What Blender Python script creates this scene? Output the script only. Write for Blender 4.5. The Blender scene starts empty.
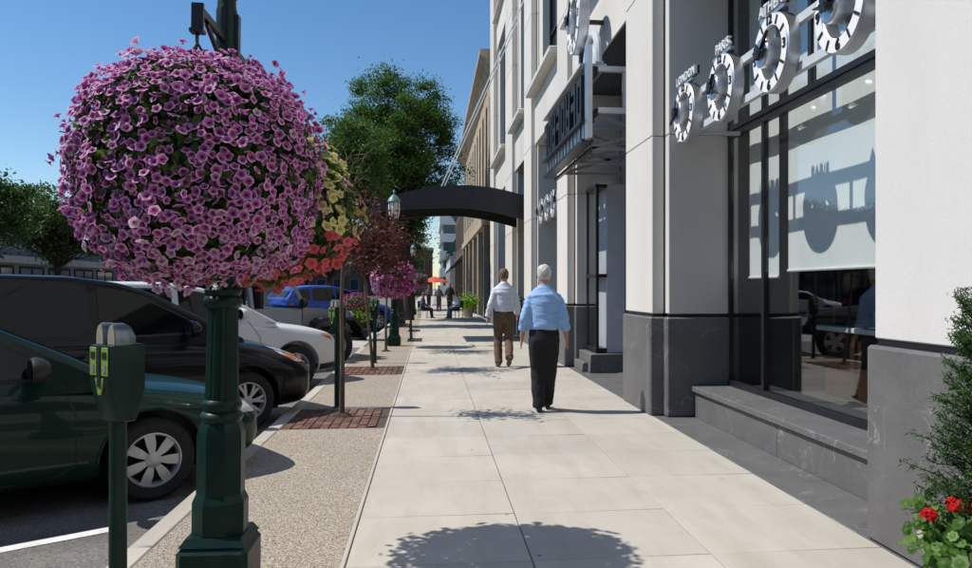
import bpy, bmesh, math, random
import numpy as np
from mathutils import Vector, Matrix, noise
from mathutils.bvhtree import BVHTree
R = math.radians
PI = math.pi
sc = bpy.context.scene
C = sc.collection

# ------------------------------------------------------------------ camera
cam_d = bpy.data.cameras.new('camera')
cam = bpy.data.objects.new('camera', cam_d)
C.objects.link(cam)
cam.location = (0, 0, 1.5)
cam.rotation_euler = (R(90), 0, R(-6))
cam_d.sensor_width = 36
cam_d.lens = 36 * 760 / 972
cam_d.shift_x = -24 / 972
cam_d.shift_y = 4 / 972
cam_d.clip_start = 0.05
cam_d.clip_end = 4000
sc.camera = cam

# ------------------------------------------------------------------ sky and sun
SUN_EL, SUN_AZ = 53.0, 6.0            # shadows fall to +X, a touch towards -Y
world = bpy.data.worlds.new('World')
sc.world = world
world.use_nodes = True
nt = world.node_tree
nt.nodes.clear()
wo = nt.nodes.new('ShaderNodeOutputWorld')
wb = nt.nodes.new('ShaderNodeBackground')
sky = nt.nodes.new('ShaderNodeTexSky')
sky.sky_type = 'NISHITA'
sky.sun_disc = False
sky.sun_elevation = R(SUN_EL)
to_sun = Vector((-math.cos(R(SUN_AZ)) * math.cos(R(SUN_EL)), math.sin(R(SUN_AZ)) * math.cos(R(SUN_EL)), math.sin(R(SUN_EL))))
sky.sun_rotation = math.atan2(to_sun.x, to_sun.y)
sky.altitude = 200
sky.air_density = 1.05
sky.dust_density = 0.1
sky.ozone_density = 2.6
wb.inputs['Strength'].default_value = 0.088
hs = nt.nodes.new('ShaderNodeHueSaturation')
hs.inputs['Saturation'].default_value = 1.22
hs.inputs['Value'].default_value = 1.36
nt.links.new(sky.outputs[0], hs.inputs['Color'])
nt.links.new(hs.outputs[0], wb.inputs[0])
nt.links.new(wb.outputs[0], wo.inputs[0])

sun_d = bpy.data.lights.new('sun', 'SUN')
sun_d.energy = 4.6
sun_d.angle = R(0.53)
sun_d.color = (1.0, 0.955, 0.89)
sun = bpy.data.objects.new('sun', sun_d)
C.objects.link(sun)
sun.rotation_euler = to_sun.to_track_quat('Z', 'Y').to_euler()
sun.location = (-20, 5, 30)

sc.view_settings.view_transform = 'Standard'
sc.view_settings.look = 'None'
sc.view_settings.exposure = 0.1
sc.view_settings.gamma = 1.0
sc.view_settings.use_curve_mapping = False
sc.render.engine = 'CYCLES'
sc.cycles.max_bounces = 7
sc.cycles.transparent_max_bounces = 12
sc.cycles.caustics_reflective = False
sc.cycles.caustics_refractive = False

# ------------------------------------------------------------------ materials
MATS = {}

def mat(name, col, rough=0.6, metal=0.0, var=0.15, scale=6.0, bump=0.0, bscale=60.0, coat=0.0, spec=0.5,
        col2=None, detail=4.0, stretch=None, trans=0.0, sheen=0.0):
    """procedural principled material: base colour broken up by noise, optional fine relief"""
    if name in MATS:
        return MATS[name]
    m = bpy.data.materials.new(name)
    m.use_nodes = True
    t = m.node_tree
    b = t.nodes['Principled BSDF']
    b.inputs['Roughness'].default_value = rough
    b.inputs['Metallic'].default_value = metal
    b.inputs['Specular IOR Level'].default_value = spec
    b.inputs['Coat Weight'].default_value = coat
    b.inputs['Coat Roughness'].default_value = 0.04
    if trans:
        b.inputs['Transmission Weight'].default_value = trans
    if sheen:
        b.inputs['Sheen Weight'].default_value = sheen
    tc = t.nodes.new('ShaderNodeTexCoord')
    vec = tc.outputs['Object']
    if stretch:
        mp = t.nodes.new('ShaderNodeMapping')
        mp.inputs['Scale'].default_value = stretch
        t.links.new(vec, mp.inputs[0])
        vec = mp.outputs[0]
    n = t.nodes.new('ShaderNodeTexNoise')
    n.inputs['Scale'].default_value = scale
    n.inputs['Detail'].default_value = detail
    t.links.new(vec, n.inputs['Vector'])
    r = t.nodes.new('ShaderNodeValToRGB')
    c = np.array(col)
    lo = c * (1 - var) if col2 is None else c
    hi = np.minimum(c * (1 + var), 1) if col2 is None else np.array(col2)
    r.color_ramp.elements[0].position = 0.32
    r.color_ramp.elements[1].position = 0.68
    r.color_ramp.elements[0].color = (*lo, 1)
    r.color_ramp.elements[1].color = (*hi, 1)
    t.links.new(n.outputs['Fac'], r.inputs[0])
    t.links.new(r.outputs[0], b.inputs['Base Color'])
    if bump:
        n2 = t.nodes.new('ShaderNodeTexNoise')
        n2.inputs['Scale'].default_value = bscale
        n2.inputs['Detail'].default_value = 5
        t.links.new(vec, n2.inputs['Vector'])
        bp = t.nodes.new('ShaderNodeBump')
        bp.inputs['Strength'].default_value = bump
        bp.inputs['Distance'].default_value = 0.01
        t.links.new(n2.outputs['Fac'], bp.inputs['Height'])
        t.links.new(bp.outputs[0], b.inputs['Normal'])
    MATS[name] = m
    return m

def nodes_of(m):
    t = m.node_tree
    return t, t.nodes['Principled BSDF']

def mixcol(t, fac, a, b, mode='MIX'):
    n = t.nodes.new('ShaderNodeMix')
    n.data_type = 'RGBA'
    n.blend_type = mode
    for s, x in ((0, fac), (6, a), (7, b)):
        if hasattr(x, 'links'):
            t.links.new(x, n.inputs[s])
        elif isinstance(x, (int, float)):
            n.inputs[s].default_value = x
        else:
            n.inputs[s].default_value = (*x, 1)
    return n.outputs[2]

def ramp(t, src, stops):
    r = t.nodes.new('ShaderNodeValToRGB')
    e = r.color_ramp.elements
    while len(e) < len(stops):
        e.new(0.5)
    for k, (p, c) in enumerate(stops):
        e[k].position = p
        e[k].color = (*c, 1) if not isinstance(c, (int, float)) else (c, c, c, 1)
    t.links.new(src, r.inputs[0])
    return r.outputs[0]

def tex(t, kind, vec, scale, **kw):
    n = t.nodes.new({'noise': 'ShaderNodeTexNoise', 'voronoi': 'ShaderNodeTexVoronoi'}[kind])
    n.inputs['Scale'].default_value = scale
    for k, v in kw.items():
        n.inputs[k].default_value = v
    if vec is not None:
        t.links.new(vec, n.inputs['Vector'])
    return n

def coords(t, which='Object', scl=None):
    if which == 'World':
        s = t.nodes.new('ShaderNodeNewGeometry').outputs['Position']
    else:
        s = t.nodes.new('ShaderNodeTexCoord').outputs[which]
    if scl:
        mp = t.nodes.new('ShaderNodeMapping')
        mp.inputs['Scale'].default_value = scl
        t.links.new(s, mp.inputs[0])
        return mp.outputs[0]
    return s

def newmat(name, rough, spec=0.5):
    m = bpy.data.materials.new(name)
    m.use_nodes = True
    MATS[name] = m
    t, b = nodes_of(m)
    b.inputs['Roughness'].default_value = rough
    b.inputs['Specular IOR Level'].default_value = spec
    return m, t, b

def bump_to(t, b, h, strength, dist):
    bp = t.nodes.new('ShaderNodeBump')
    bp.inputs['Strength'].default_value = strength
    bp.inputs['Distance'].default_value = dist
    t.links.new(h, bp.inputs['Height'])
    t.links.new(bp.outputs[0], b.inputs['Normal'])

def concrete_mat():
    m, t, b = newmat('concrete', 0.85, 0.3)
    w = coords(t, 'World')
    big = tex(t, 'noise', w, 0.9, Detail=5.0, Roughness=0.6)
    fine = tex(t, 'noise', w, 140.0, Detail=3.0)
    stn = tex(t, 'noise', coords(t, 'World', (3.0, 0.5, 1)), 1.6, Detail=6.0, Roughness=0.65)
    c = ramp(t, big.outputs['Fac'], [(0.3, (0.455, 0.42, 0.36)), (0.7, (0.545, 0.505, 0.44))])
    c = mixcol(t, 0.55, c, ramp(t, fine.outputs['Fac'], [(0.3, 0.78), (0.7, 1.0)]), 'MULTIPLY')
    c = mixcol(t, ramp(t, stn.outputs['Fac'], [(0.46, 0.0), (0.72, 0.75)]), c, (0.40, 0.355, 0.29))
    spot = tex(t, 'voronoi', w, 2.2, Randomness=1.0)
    c = mixcol(t, ramp(t, spot.outputs['Distance'], [(0.020, 0.85), (0.045, 0.0)]), c, (0.14, 0.12, 0.10))
    oi = t.nodes.new('ShaderNodeObjectInfo')
    c = mixcol(t, 1.0, c, ramp(t, oi.outputs['Random'], [(0.0, 0.93), (1.0, 1.04)]), 'MULTIPLY')
    t.links.new(c, b.inputs['Base Color'])
    bump_to(t, b, fine.outputs['Fac'], 0.25, 0.004)

def aggregate_mat():
    m, t, b = newmat('aggregate', 0.75, 0.35)
    w = coords(t, 'World')
    v = tex(t, 'voronoi', w, 125.0, Randomness=1.0)
    big = tex(t, 'noise', w, 1.2, Detail=4.0)
    sep = t.nodes.new('ShaderNodeSeparateColor')
    t.links.new(v.outputs['Color'], sep.inputs[0])
    c = ramp(t, sep.outputs[0], [(0.0, (0.15, 0.115, 0.085)), (0.25, (0.36, 0.29, 0.215)), (0.65, (0.48, 0.41, 0.32)), (1.0, (0.64, 0.58, 0.49))])
    gap = ramp(t, v.outputs['Distance'], [(0.5, 1.0), (0.85, 0.55)])
    c = mixcol(t, 1.0, c, gap, 'MULTIPLY')
    c = mixcol(t, 0.4, c, ramp(t, big.outputs['Fac'], [(0.3, 0.75), (0.7, 1.0)]), 'MULTIPLY')
    t.links.new(c, b.inputs['Base Color'])
    inv = ramp(t, v.outputs['Distance'], [(0.0, 1.0), (0.8, 0.0)])
    bump_to(t, b, inv, 0.8, 0.006)

def asphalt_mat():
    m, t, b = newmat('asphalt', 0.85, 0.3)
    w = coords(t, 'World')
    v = tex(t, 'voronoi', w, 110.0)
    big = tex(t, 'noise', w, 0.7, Detail=6.0, Roughness=0.65)
    sep = t.nodes.new('ShaderNodeSeparateColor')
    t.links.new(v.outputs['Color'], sep.inputs[0])
    c = ramp(t, sep.outputs[0], [(0.0, (0.10, 0.093, 0.086)), (1.0, (0.29, 0.27, 0.245))])
    c = mixcol(t, ramp(t, big.outputs['Fac'], [(0.45, 0.0), (0.7, 0.6)]), c, (0.045, 0.042, 0.04))
    t.links.new(c, b.inputs['Base Color'])
    bump_to(t, b, sep.outputs[1], 0.4, 0.004)

def stone_mat(name, lo, hi):
    m, t, b = newmat(name, 0.8, 0.3)
    w = coords(t, 'World')
    big = tex(t, 'noise', coords(t, 'World', (1, 1, 0.35)), 1.3, Detail=6.0, Roughness=0.6)
    fine = tex(t, 'noise', w, 90.0, Detail=3.0)
    c = ramp(t, big.outputs['Fac'], [(0.3, lo), (0.7, hi)])
    c = mixcol(t, 0.35, c, ramp(t, fine.outputs['Fac'], [(0.3, 0.8), (0.7, 1.0)]), 'MULTIPLY')
    oi = t.nodes.new('ShaderNodeObjectInfo')
    c = mixcol(t, 1.0, c, ramp(t, oi.outputs['Random'], [(0.0, 0.92), (1.0, 1.03)]), 'MULTIPLY')
    t.links.new(c, b.inputs['Base Color'])
    bump_to(t, b, fine.outputs['Fac'], 0.2, 0.003)

def granite_mat():
    m, t, b = newmat('granite', 0.5, 0.4)
    w = coords(t, 'World')
    fine = tex(t, 'noise', w, 170.0, Detail=3.0)
    big = tex(t, 'noise', w, 2.6, Detail=7.0, Roughness=0.7)
    c = ramp(t, fine.outputs['Fac'], [(0.3, (0.105, 0.103, 0.102)), (0.7, (0.20, 0.197, 0.193))])
    c = mixcol(t, 0.8, c, ramp(t, big.outputs['Fac'], [(0.3, 0.62), (0.7, 1.0)]), 'MULTIPLY')
    warp = tex(t, 'noise', w, 3.4, Detail=3.0, Distortion=1.2)
    vein = ramp(t, warp.outputs['Fac'], [(0.489, 0.0), (0.50, 0.55), (0.511, 0.0)])
    msk = tex(t, 'noise', w, 2.1, Detail=2.0)
    vm = mixcol(t, 1.0, vein, ramp(t, msk.outputs['Fac'], [(0.50, 0.0), (0.60, 1.0)]), 'MULTIPLY')
    c = mixcol(t, vm, c, (0.42, 0.42, 0.41))
    t.links.new(c, b.inputs['Base Color'])
    bump_to(t, b, fine.outputs['Fac'], 0.12, 0.002)

def brick_mat():
    m, t, b = newmat('brick', 0.85, 0.3)
    w = coords(t, 'World')
    oi = t.nodes.new('ShaderNodeNewGeometry')
    fine = tex(t, 'noise', w, 60.0, Detail=4.0)
    c = ramp(t, oi.outputs['Random Per Island'], [(0.0, (0.10, 0.052, 0.04)), (0.5, (0.15, 0.078, 0.06)), (1.0, (0.21, 0.12, 0.09))])
    c = mixcol(t, 0.5, c, ramp(t, fine.outputs['Fac'], [(0.3, 0.7), (0.7, 1.0)]), 'MULTIPLY')
    t.links.new(c, b.inputs['Base Color'])
    bump_to(t, b, fine.outputs['Fac'], 0.4, 0.004)

def thin_glass(name, tint=(0.9, 0.96, 0.95), refl=1.0):
    m = bpy.data.materials.new(name)
    m.use_nodes = True
    t = m.node_tree
    t.nodes.clear()
    o = t.nodes.new('ShaderNodeOutputMaterial')
    tr = t.nodes.new('ShaderNodeBsdfTransparent')
    tr.inputs[0].default_value = (*tint, 1)
    gl = t.nodes.new('ShaderNodeBsdfGlossy')
    gl.inputs['Roughness'].default_value = 0.012
    lw = t.nodes.new('ShaderNodeLayerWeight')
    lw.inputs[0].default_value = 0.5
    pw = t.nodes.new('ShaderNodeMath')
    pw.operation = 'POWER'
    pw.inputs[1].default_value = 5.0
    t.links.new(lw.outputs['Facing'], pw.inputs[0])
    mu = t.nodes.new('ShaderNodeMath')
    mu.operation = 'MULTIPLY_ADD'
    mu.use_clamp = True
    mu.inputs[1].default_value = 0.94 * refl
    mu.inputs[2].default_value = 0.10 * refl
    t.links.new(pw.outputs[0], mu.inputs[0])
    mx = t.nodes.new('ShaderNodeMixShader')
    t.links.new(mu.outputs[0], mx.inputs[0])
    t.links.new(tr.outputs[0], mx.inputs[1])
    t.links.new(gl.outputs[0], mx.inputs[2])
    t.links.new(mx.outputs[0], o.inputs[0])
    MATS[name] = m

def leaf_mat(name, dark, light, trans=(0.1, 0.2, 0.03), tw=0.35, rough=0.5):
    m = bpy.data.materials.new(name)
    m.use_nodes = True
    t, b = nodes_of(m)
    b.inputs['Roughness'].default_value = rough
    b.inputs['Specular IOR Level'].default_value = 0.3
    g = t.nodes.new('ShaderNodeNewGeometry')
    c = ramp(t, g.outputs['Random Per Island'], [(0.0, dark), (1.0, light)])
    t.links.new(c, b.inputs['Base Color'])
    tl = t.nodes.new('ShaderNodeBsdfTranslucent')
    tl.inputs[0].default_value = (*trans, 1)
    mx = t.nodes.new('ShaderNodeMixShader')
    mx.inputs[0].default_value = tw
    o = t.nodes['Material Output']
    t.links.new(b.outputs[0], mx.inputs[1])
    t.links.new(tl.outputs[0], mx.inputs[2])
    t.links.new(mx.outputs[0], o.inputs[0])
    MATS[name] = m

def petal_mat(name, throat, mid, edge, tw=0.3):
    """flower colour runs from throat to rim along the mesh attribute 'rad' (real petal marking)"""
    m = bpy.data.materials.new(name)
    m.use_nodes = True
    t, b = nodes_of(m)
    b.inputs['Roughness'].default_value = 0.6
    b.inputs['Specular IOR Level'].default_value = 0.2
    at = t.nodes.new('ShaderNodeAttribute')
    at.attribute_name = 'rad'
    c = ramp(t, at.outputs['Fac'], [(0.10, throat), (0.38, tuple(0.45 * q + 0.55 * p for q, p in zip(mid, throat))), (0.72, mid), (1.0, edge)])
    oi = t.nodes.new('ShaderNodeObjectInfo')
    g = t.nodes.new('ShaderNodeNewGeometry')
    ad = t.nodes.new('ShaderNodeMath')
    ad.operation = 'ADD'
    t.links.new(oi.outputs['Random'], ad.inputs[0])
    t.links.new(g.outputs['Random Per Island'], ad.inputs[1])
    fr = t.nodes.new('ShaderNodeMath')
    fr.operation = 'FRACT'
    t.links.new(ad.outputs[0], fr.inputs[0])
    c = mixcol(t, 1.0, c, ramp(t, fr.outputs[0], [(0.0, (0.82, 0.68, 0.85)), (0.5, (0.95, 0.9, 0.95)), (0.9, (1.0, 1.0, 1.0)), (1.0, (1.0, 1.0, 1.0))]), 'MULTIPLY')
    t.links.new(c, b.inputs['Base Color'])
    tl = t.nodes.new('ShaderNodeBsdfTranslucent')
    t.links.new(c, tl.inputs[0])
    mx = t.nodes.new('ShaderNodeMixShader')
    mx.inputs[0].default_value = tw
    o = t.nodes['Material Output']
    t.links.new(b.outputs[0], mx.inputs[1])
    t.links.new(tl.outputs[0], mx.inputs[2])
    t.links.new(mx.outputs[0], o.inputs[0])
    MATS[name] = m

concrete_mat(); aggregate_mat(); asphalt_mat()
stone_mat('limestone', (0.65, 0.615, 0.56), (0.72, 0.69, 0.635))
stone_mat('limestone_pale', (0.63, 0.612, 0.58), (0.695, 0.678, 0.65))
granite_mat(); brick_mat()
thin_glass('shop_glass', (0.95, 0.97, 0.965), 0.9)
thin_glass('upper_glass', (0.16, 0.22, 0.24), 1.0)
thin_glass('clear_glass', (0.85, 0.9, 0.9), 1.0)
leaf_mat('locust_leaf', (0.024, 0.055, 0.012), (0.085, 0.16, 0.032), (0.11, 0.24, 0.03), 0.33)
leaf_mat('street_leaf', (0.025, 0.05, 0.014), (0.075, 0.13, 0.03), (0.10, 0.18, 0.03), 0.3)
leaf_mat('red_leaf', (0.030, 0.008, 0.008), (0.10, 0.028, 0.022), (0.14, 0.03, 0.02), 0.3)
leaf_mat('petunia_leaf', (0.02, 0.042, 0.009), (0.075, 0.125, 0.028), (0.12, 0.24, 0.04), 0.3)
leaf_mat('yew_leaf', (0.02, 0.055, 0.014), (0.075, 0.16, 0.04), (0.06, 0.14, 0.03), 0.2)
leaf_mat('geranium_leaf', (0.04, 0.10, 0.015), (0.11, 0.22, 0.04), (0.12, 0.28, 0.04), 0.3)
leaf_mat('lime_leaf', (0.16, 0.28, 0.02), (0.34, 0.5, 0.06), (0.3, 0.5, 0.04), 0.3)
petal_mat('petunia_pink', (0.08, 0.003, 0.045), (0.57, 0.16, 0.43), (0.90, 0.64, 0.86))
petal_mat('petunia_pale', (0.30, 0.10, 0.24), (0.66, 0.44, 0.58), (0.80, 0.68, 0.74))
petal_mat('petunia_yellow', (0.5, 0.48, 0.05), (0.70, 0.66, 0.22), (0.80, 0.78, 0.48))
petal_mat('geranium_coral', (0.60, 0.06, 0.08), (0.76, 0.14, 0.16), (0.85, 0.24, 0.25))
petal_mat('geranium_red', (0.35, 0.004, 0.006), (0.60, 0.008, 0.01), (0.68, 0.02, 0.02))
petal_mat('petunia_magenta', (0.25, 0.01, 0.10), (0.55, 0.05, 0.25), (0.70, 0.20, 0.42))
mat('green_iron', (0.0042, 0.022, 0.0155), 0.38, 0.0, 0.25, 9, 0.15, 40, coat=0.0, spec=0.2)
mat('black_iron', (0.012, 0.013, 0.014), 0.4, 0.0, 0.2, 9, 0.1, 50)
mat('silver', (0.55, 0.57, 0.60), 0.35, 0.85, 0.08, 5, 0.05, 80)
mat('aluminium_paint', (0.52, 0.55, 0.58), 0.45, 0.0, 0.06, 5)
mat('clock_white', (0.80, 0.80, 0.78), 0.5, 0.0, 0.04, 8)
mat('clock_black', (0.012, 0.012, 0.014), 0.5, 0.0, 0.1, 8)
mat('frame_dark', (0.022, 0.022, 0.026), 0.35, 0.3, 0.15, 6)
mat('blind_fabric', (0.80, 0.81, 0.80), 0.9, 0.0, 0.03, 3, 0.05, 300)
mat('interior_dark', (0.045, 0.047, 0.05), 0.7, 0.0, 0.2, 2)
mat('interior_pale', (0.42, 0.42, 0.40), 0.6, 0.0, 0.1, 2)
mat('counter_wood', (0.05, 0.025, 0.014), 0.4, 0.0, 0.3, 5, stretch=(1, 8, 1))
mat('white_paint', (0.72, 0.72, 0.69), 0.7, 0.0, 0.18, 9, 0.2, 60)
mat('tyre', (0.014, 0.014, 0.015), 0.85, 0.0, 0.25, 12, 0.2, 60)
mat('rim_silver', (0.46, 0.47, 0.48), 0.35, 0.6, 0.1, 10)
mat('chrome', (0.62, 0.63, 0.65), 0.14, 1.0, 0.05, 6)
mat('car_glass', (0.004, 0.006, 0.0065), 0.03, 0.0, 0.1, 4, spec=0.25)
mat('car_black_trim', (0.012, 0.012, 0.012), 0.55, 0.0, 0.1, 8)
mat('lens_clear', (0.62, 0.62, 0.60), 0.08, 0.0, 0.15, 18, coat=1.0)
mat('lens_orange', (0.62, 0.16, 0.03), 0.1, 0.0, 0.15, 18, coat=1.0)
mat('lens_red', (0.4, 0.01, 0.01), 0.1, 0.0, 0.15, 18, coat=1.0)
mat('underbody', (0.010, 0.010, 0.010), 0.9, 0.0, 0.1, 8)
mat('bark_young', (0.10, 0.072, 0.05), 0.9, 0.0, 0.35, 14, 0.6, 40, stretch=(1, 1, 0.25))
mat('bark_dark', (0.04, 0.032, 0.026), 0.95, 0.0, 0.35, 8, 0.9, 20, stretch=(1, 1, 0.25))
mat('twig', (0.16, 0.11, 0.075), 0.9, 0.0, 0.3, 14)
mat('coir', (0.05, 0.035, 0.02), 0.95, 0.0, 0.3, 20, 0.7, 60)
mat('soil', (0.05, 0.033, 0.022), 0.95, 0.0, 0.4, 14, 0.8, 40)
mat('canopy_fabric', (0.018, 0.019, 0.021), 0.6, 0.0, 0.15, 5, 0.1, 120)
mat('old_stone', (0.40, 0.32, 0.225), 0.85, 0.0, 0.14, 1.5, 0.25, 30)
mat('far_white', (0.62, 0.61, 0.58), 0.8, 0.0, 0.06, 1.0)
mat('far_grey', (0.30, 0.31, 0.32), 0.8, 0.0, 0.08, 1.0)
mat('far_dark', (0.035, 0.037, 0.04), 0.7, 0.0, 0.2, 1.0)
mat('green_roof', (0.05, 0.19, 0.13), 0.55, 0.0, 0.12, 2)
mat('far_glass', (0.03, 0.045, 0.06), 0.06, 0.0, 0.2, 1.2, spec=0.7)
mat('red_canvas', (0.62, 0.09, 0.03), 0.8, 0.0, 0.1, 5)
mat('skin', (0.46, 0.24, 0.16), 0.55, 0.0, 0.1, 14)
mat('mortar', (0.07, 0.055, 0.045), 0.95, 0.0, 0.2, 20)
mat('joint_dark', (0.20, 0.18, 0.15), 0.95, 0.0, 0.2, 20)
mat('pot_clay', (0.42, 0.36, 0.29), 0.8, 0.0, 0.12, 8, 0.2, 50)
mat('meter_green', (0.0045, 0.023, 0.0165), 0.36, 0.0, 0.2, 9, 0.1, 50, coat=0.0, spec=0.22)
mat('meter_label', (0.19, 0.32, 0.05), 0.45, 0.0, 0.25, 60)
mat('meter_dome', (0.16, 0.22, 0.24), 0.25, 0.3, 0.1, 6, coat=0.5)
mat('meter_plate', (0.40, 0.35, 0.27), 0.4, 0.2, 0.1, 20)
mat('lantern_glass', (0.72, 0.70, 0.62), 0.35, 0.0, 0.06, 8)
mat('patina', (0.10, 0.20, 0.19), 0.5, 0.3, 0.2, 8)

# ------------------------------------------------------------------ mesh helpers
def smooth_mesh(me, angle=38):
    bm = bmesh.new()
    bm.from_mesh(me)
    bmesh.ops.recalc_face_normals(bm, faces=bm.faces)
    th = R(angle)
    for f in bm.faces:
        f.smooth = True
    for e in bm.edges:
        if len(e.link_faces) == 2:
            e.smooth = e.calc_face_angle(0) < th
    bm.to_mesh(me)
    bm.free()

def link(name, me, m, parent=None):
    o = bpy.data.objects.new(name, me)
    C.objects.link(o)
    if m is not None and len(me.materials) == 0:
        me.materials.append(MATS[m] if isinstance(m, str) else m)
    if parent is not None:
        o.parent = parent
    return o

def tag(o, label=None, cat=None, group=None, kind=None):
    for k, v in (('label', label), ('category', cat), ('group', group), ('kind', kind)):
        if v:
            o[k] = v
    return o

def thing(name, label, cat, loc=(0, 0, 0), rz=0, group=None):
    o = bpy.data.objects.new(name, None)
    o.empty_display_size = 0.2
    C.objects.link(o)
    o.location = loc
    o.rotation_euler = (0, 0, rz)
    return tag(o, label, cat, group)

def copy_tree(o, parent=None, name=None):
    kids = list(o.children)
    c = o.copy()
    C.objects.link(c)
    c.parent = parent
    for ch in kids:
        copy_tree(ch, c)
    return c

def frame_for(d, ref=None):
    d = d.normalized()
    if ref is None:
        ref = Vector((0, 0, 1)) if abs(d.z) < 0.9 else Vector((1, 0, 0))
    x = ref.cross(d)
    if x.length < 1e-5:
        x = Vector((1, 0, 0)).cross(d)
    x.normalize()
    return x, d.cross(x)

class MB:
    def __init__(s):
        s.v, s.f = [], []

    def add(s, vs, fs):
        o = len(s.v)
        s.v += [tuple(p) for p in vs]
        s.f += [tuple(i + o for i in f) for f in fs]
        return s

    def box(s, x0, x1, y0, y1, z0, z1, c=0.0):
        if c <= 0:
            vs = [(x, y, z) for z in (z0, z1) for y in (y0, y1) for x in (x0, x1)]
            return s.add(vs, [(0, 2, 3, 1), (4, 5, 7, 6), (0, 1, 5, 4), (2, 6, 7, 3), (0, 4, 6, 2), (1, 3, 7, 5)])
        bm = bmesh.new()
        bmesh.ops.create_cube(bm, size=1, matrix=Matrix.Translation(((x0 + x1) / 2, (y0 + y1) / 2, (z0 + z1) / 2)) @ Matrix.Diagonal((x1 - x0, y1 - y0, z1 - z0, 1)))
        bmesh.ops.bevel(bm, geom=list(bm.edges), offset=min(c, 0.45 * min(x1 - x0, y1 - y0, z1 - z0)), segments=1, affect='EDGES')
        bm.verts.index_update()
        s.add([v.co for v in bm.verts], [[v.index for v in f.verts] for f in bm.faces])
        bm.free()
        return s

    def rbox(s, mtx, sx, sy, sz, c=0.0):
        """box of given size centred at the origin of mtx"""
        t = MB().box(-sx / 2, sx / 2, -sy / 2, sy / 2, -sz / 2, sz / 2, c)
        return s.add([mtx @ Vector(p) for p in t.v], t.f)

    def bar(s, a, b, w, h=None):
        """square bar from a to b"""
        a, b = Vector(a), Vector(b)
        d = b - a
        x, y = frame_for(d)
        w2, h2 = w / 2, (h or w) / 2
        vs = []
        for p in (a, b):
            vs += [p + x * w2 + y * h2, p - x * w2 + y * h2, p - x * w2 - y * h2, p + x * w2 - y * h2]
        return s.add(vs, [(3, 2, 1, 0), (4, 5, 6, 7), (0, 1, 5, 4), (1, 2, 6, 5), (2, 3, 7, 6), (3, 0, 4, 7)])

    def tube(s, pts, r, n=8, cap=True):
        pts = [Vector(p) for p in pts]
        rs = r if isinstance(r, (list, tuple)) else [r] * len(pts)
        rings, x = [], None
        for i, p in enumerate(pts):
            d = pts[min(i + 1, len(pts) - 1)] - pts[max(i - 1, 0)]
            if x is None:
                x, y = frame_for(d)
            else:
                dn = d.normalized()
                x = x - dn * x.dot(dn)
                x.normalize()
                y = dn.cross(x)
            rings.append([p + (x * math.cos(2 * PI * k / n) + y * math.sin(2 * PI * k / n)) * rs[i] for k in range(n)])
        vs = [q for rg in rings for q in rg]
        fs = [(i * n + k, i * n + (k + 1) % n, (i + 1) * n + (k + 1) % n, (i + 1) * n + k) for i in range(len(rings) - 1) for k in range(n)]
        if cap:
            fs += [tuple(range(n - 1, -1, -1)), tuple((len(rings) - 1) * n + k for k in range(n))]
        return s.add(vs, fs)

    def lathe(s, prof, n=24, mtx=None, flute=None, close=False, rot=0.0):
        """prof [(r, z)], round local z; flute(i, ang) scales the radius"""
        vs, fs = [], []
        for i, (r, z) in enumerate(prof):
            for k in range(n):
                a = 2 * PI * k / n + rot
                q = r * (flute(i, a) if flute else 1)
                vs.append(Vector((q * math.cos(a), q * math.sin(a), z)))
        m = len(prof)
        for i in range(m if close else m - 1):
            j = (i + 1) % m
            for k in range(n):
                fs.append((i * n + k, i * n + (k + 1) % n, j * n + (k + 1) % n, j * n + k))
        if not close:
            if prof[0][0] > 1e-6:
                fs.append(tuple(range(n - 1, -1, -1)))
            if prof[-1][0] > 1e-6:
                fs.append(tuple((m - 1) * n + k for k in range(n)))
        if mtx is not None:
            vs = [mtx @ p for p in vs]
        return s.add(vs, fs)

    def prism(s, poly, lo, hi, axis='y'):
        """extrude a 2D polygon along an axis: 'y' poly=(x,z), 'x' poly=(y,z), 'z' poly=(x,y)"""
        def P(a, b, t):
            return (a, t, b) if axis == 'y' else ((t, a, b) if axis == 'x' else (a, b, t))
        n = len(poly)
        vs = [P(a, b, lo) for a, b in poly] + [P(a, b, hi) for a, b in poly]
        fs = [tuple(range(n)), tuple(range(2 * n - 1, n - 1, -1))] + [(k, (k + 1) % n, n + (k + 1) % n, n + k) for k in range(n)]
        return s.add(vs, fs)

    def build(s, name, m, parent=None, smooth=True, world=False, angle=38):
        me = bpy.data.meshes.new(name)
        v = s.v
        if world and parent is not None:
            L = parent.location.copy()
            p = parent.parent
            while p is not None:
                L += p.location
                p = p.parent
            v = [(a - L.x, b - L.y, c - L.z) for a, b, c in v]
        me.from_pydata(v, [], s.f)
        if smooth:
            smooth_mesh(me, angle)
        else:
            bm = bmesh.new(); bm.from_mesh(me)
            bmesh.ops.recalc_face_normals(bm, faces=bm.faces)
            bm.to_mesh(me); bm.free()
        return link(name, me, m, parent)

def text_geo(body, size):
    """letter outlines as flat geometry (x right, y up), centred"""
    cu = bpy.data.curves.new('t', 'FONT')
    cu.body = body
    cu.size = size
    cu.align_x = 'CENTER'
    cu.align_y = 'CENTER'
    cu.extrude = 0.5
    cu.resolution_u = 3
    o = bpy.data.objects.new('t', cu)
    C.objects.link(o)
    bpy.context.view_layer.update()
    dg = bpy.context.evaluated_depsgraph_get()
    me = bpy.data.meshes.new_from_object(o.evaluated_get(dg))
    vs = [v.co.copy() for v in me.vertices]
    fs = [tuple(p.vertices) for p in me.polygons]
    bpy.data.objects.remove(o)
    bpy.data.curves.remove(cu)
    bpy.data.meshes.remove(me)
    return vs, fs

def add_text(mb, body, size, mtx, depth):
    vs, fs = text_geo(body, size)
    return mb.add([mtx @ Vector((p.x, p.y, p.z * depth)) for p in vs], fs)

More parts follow.
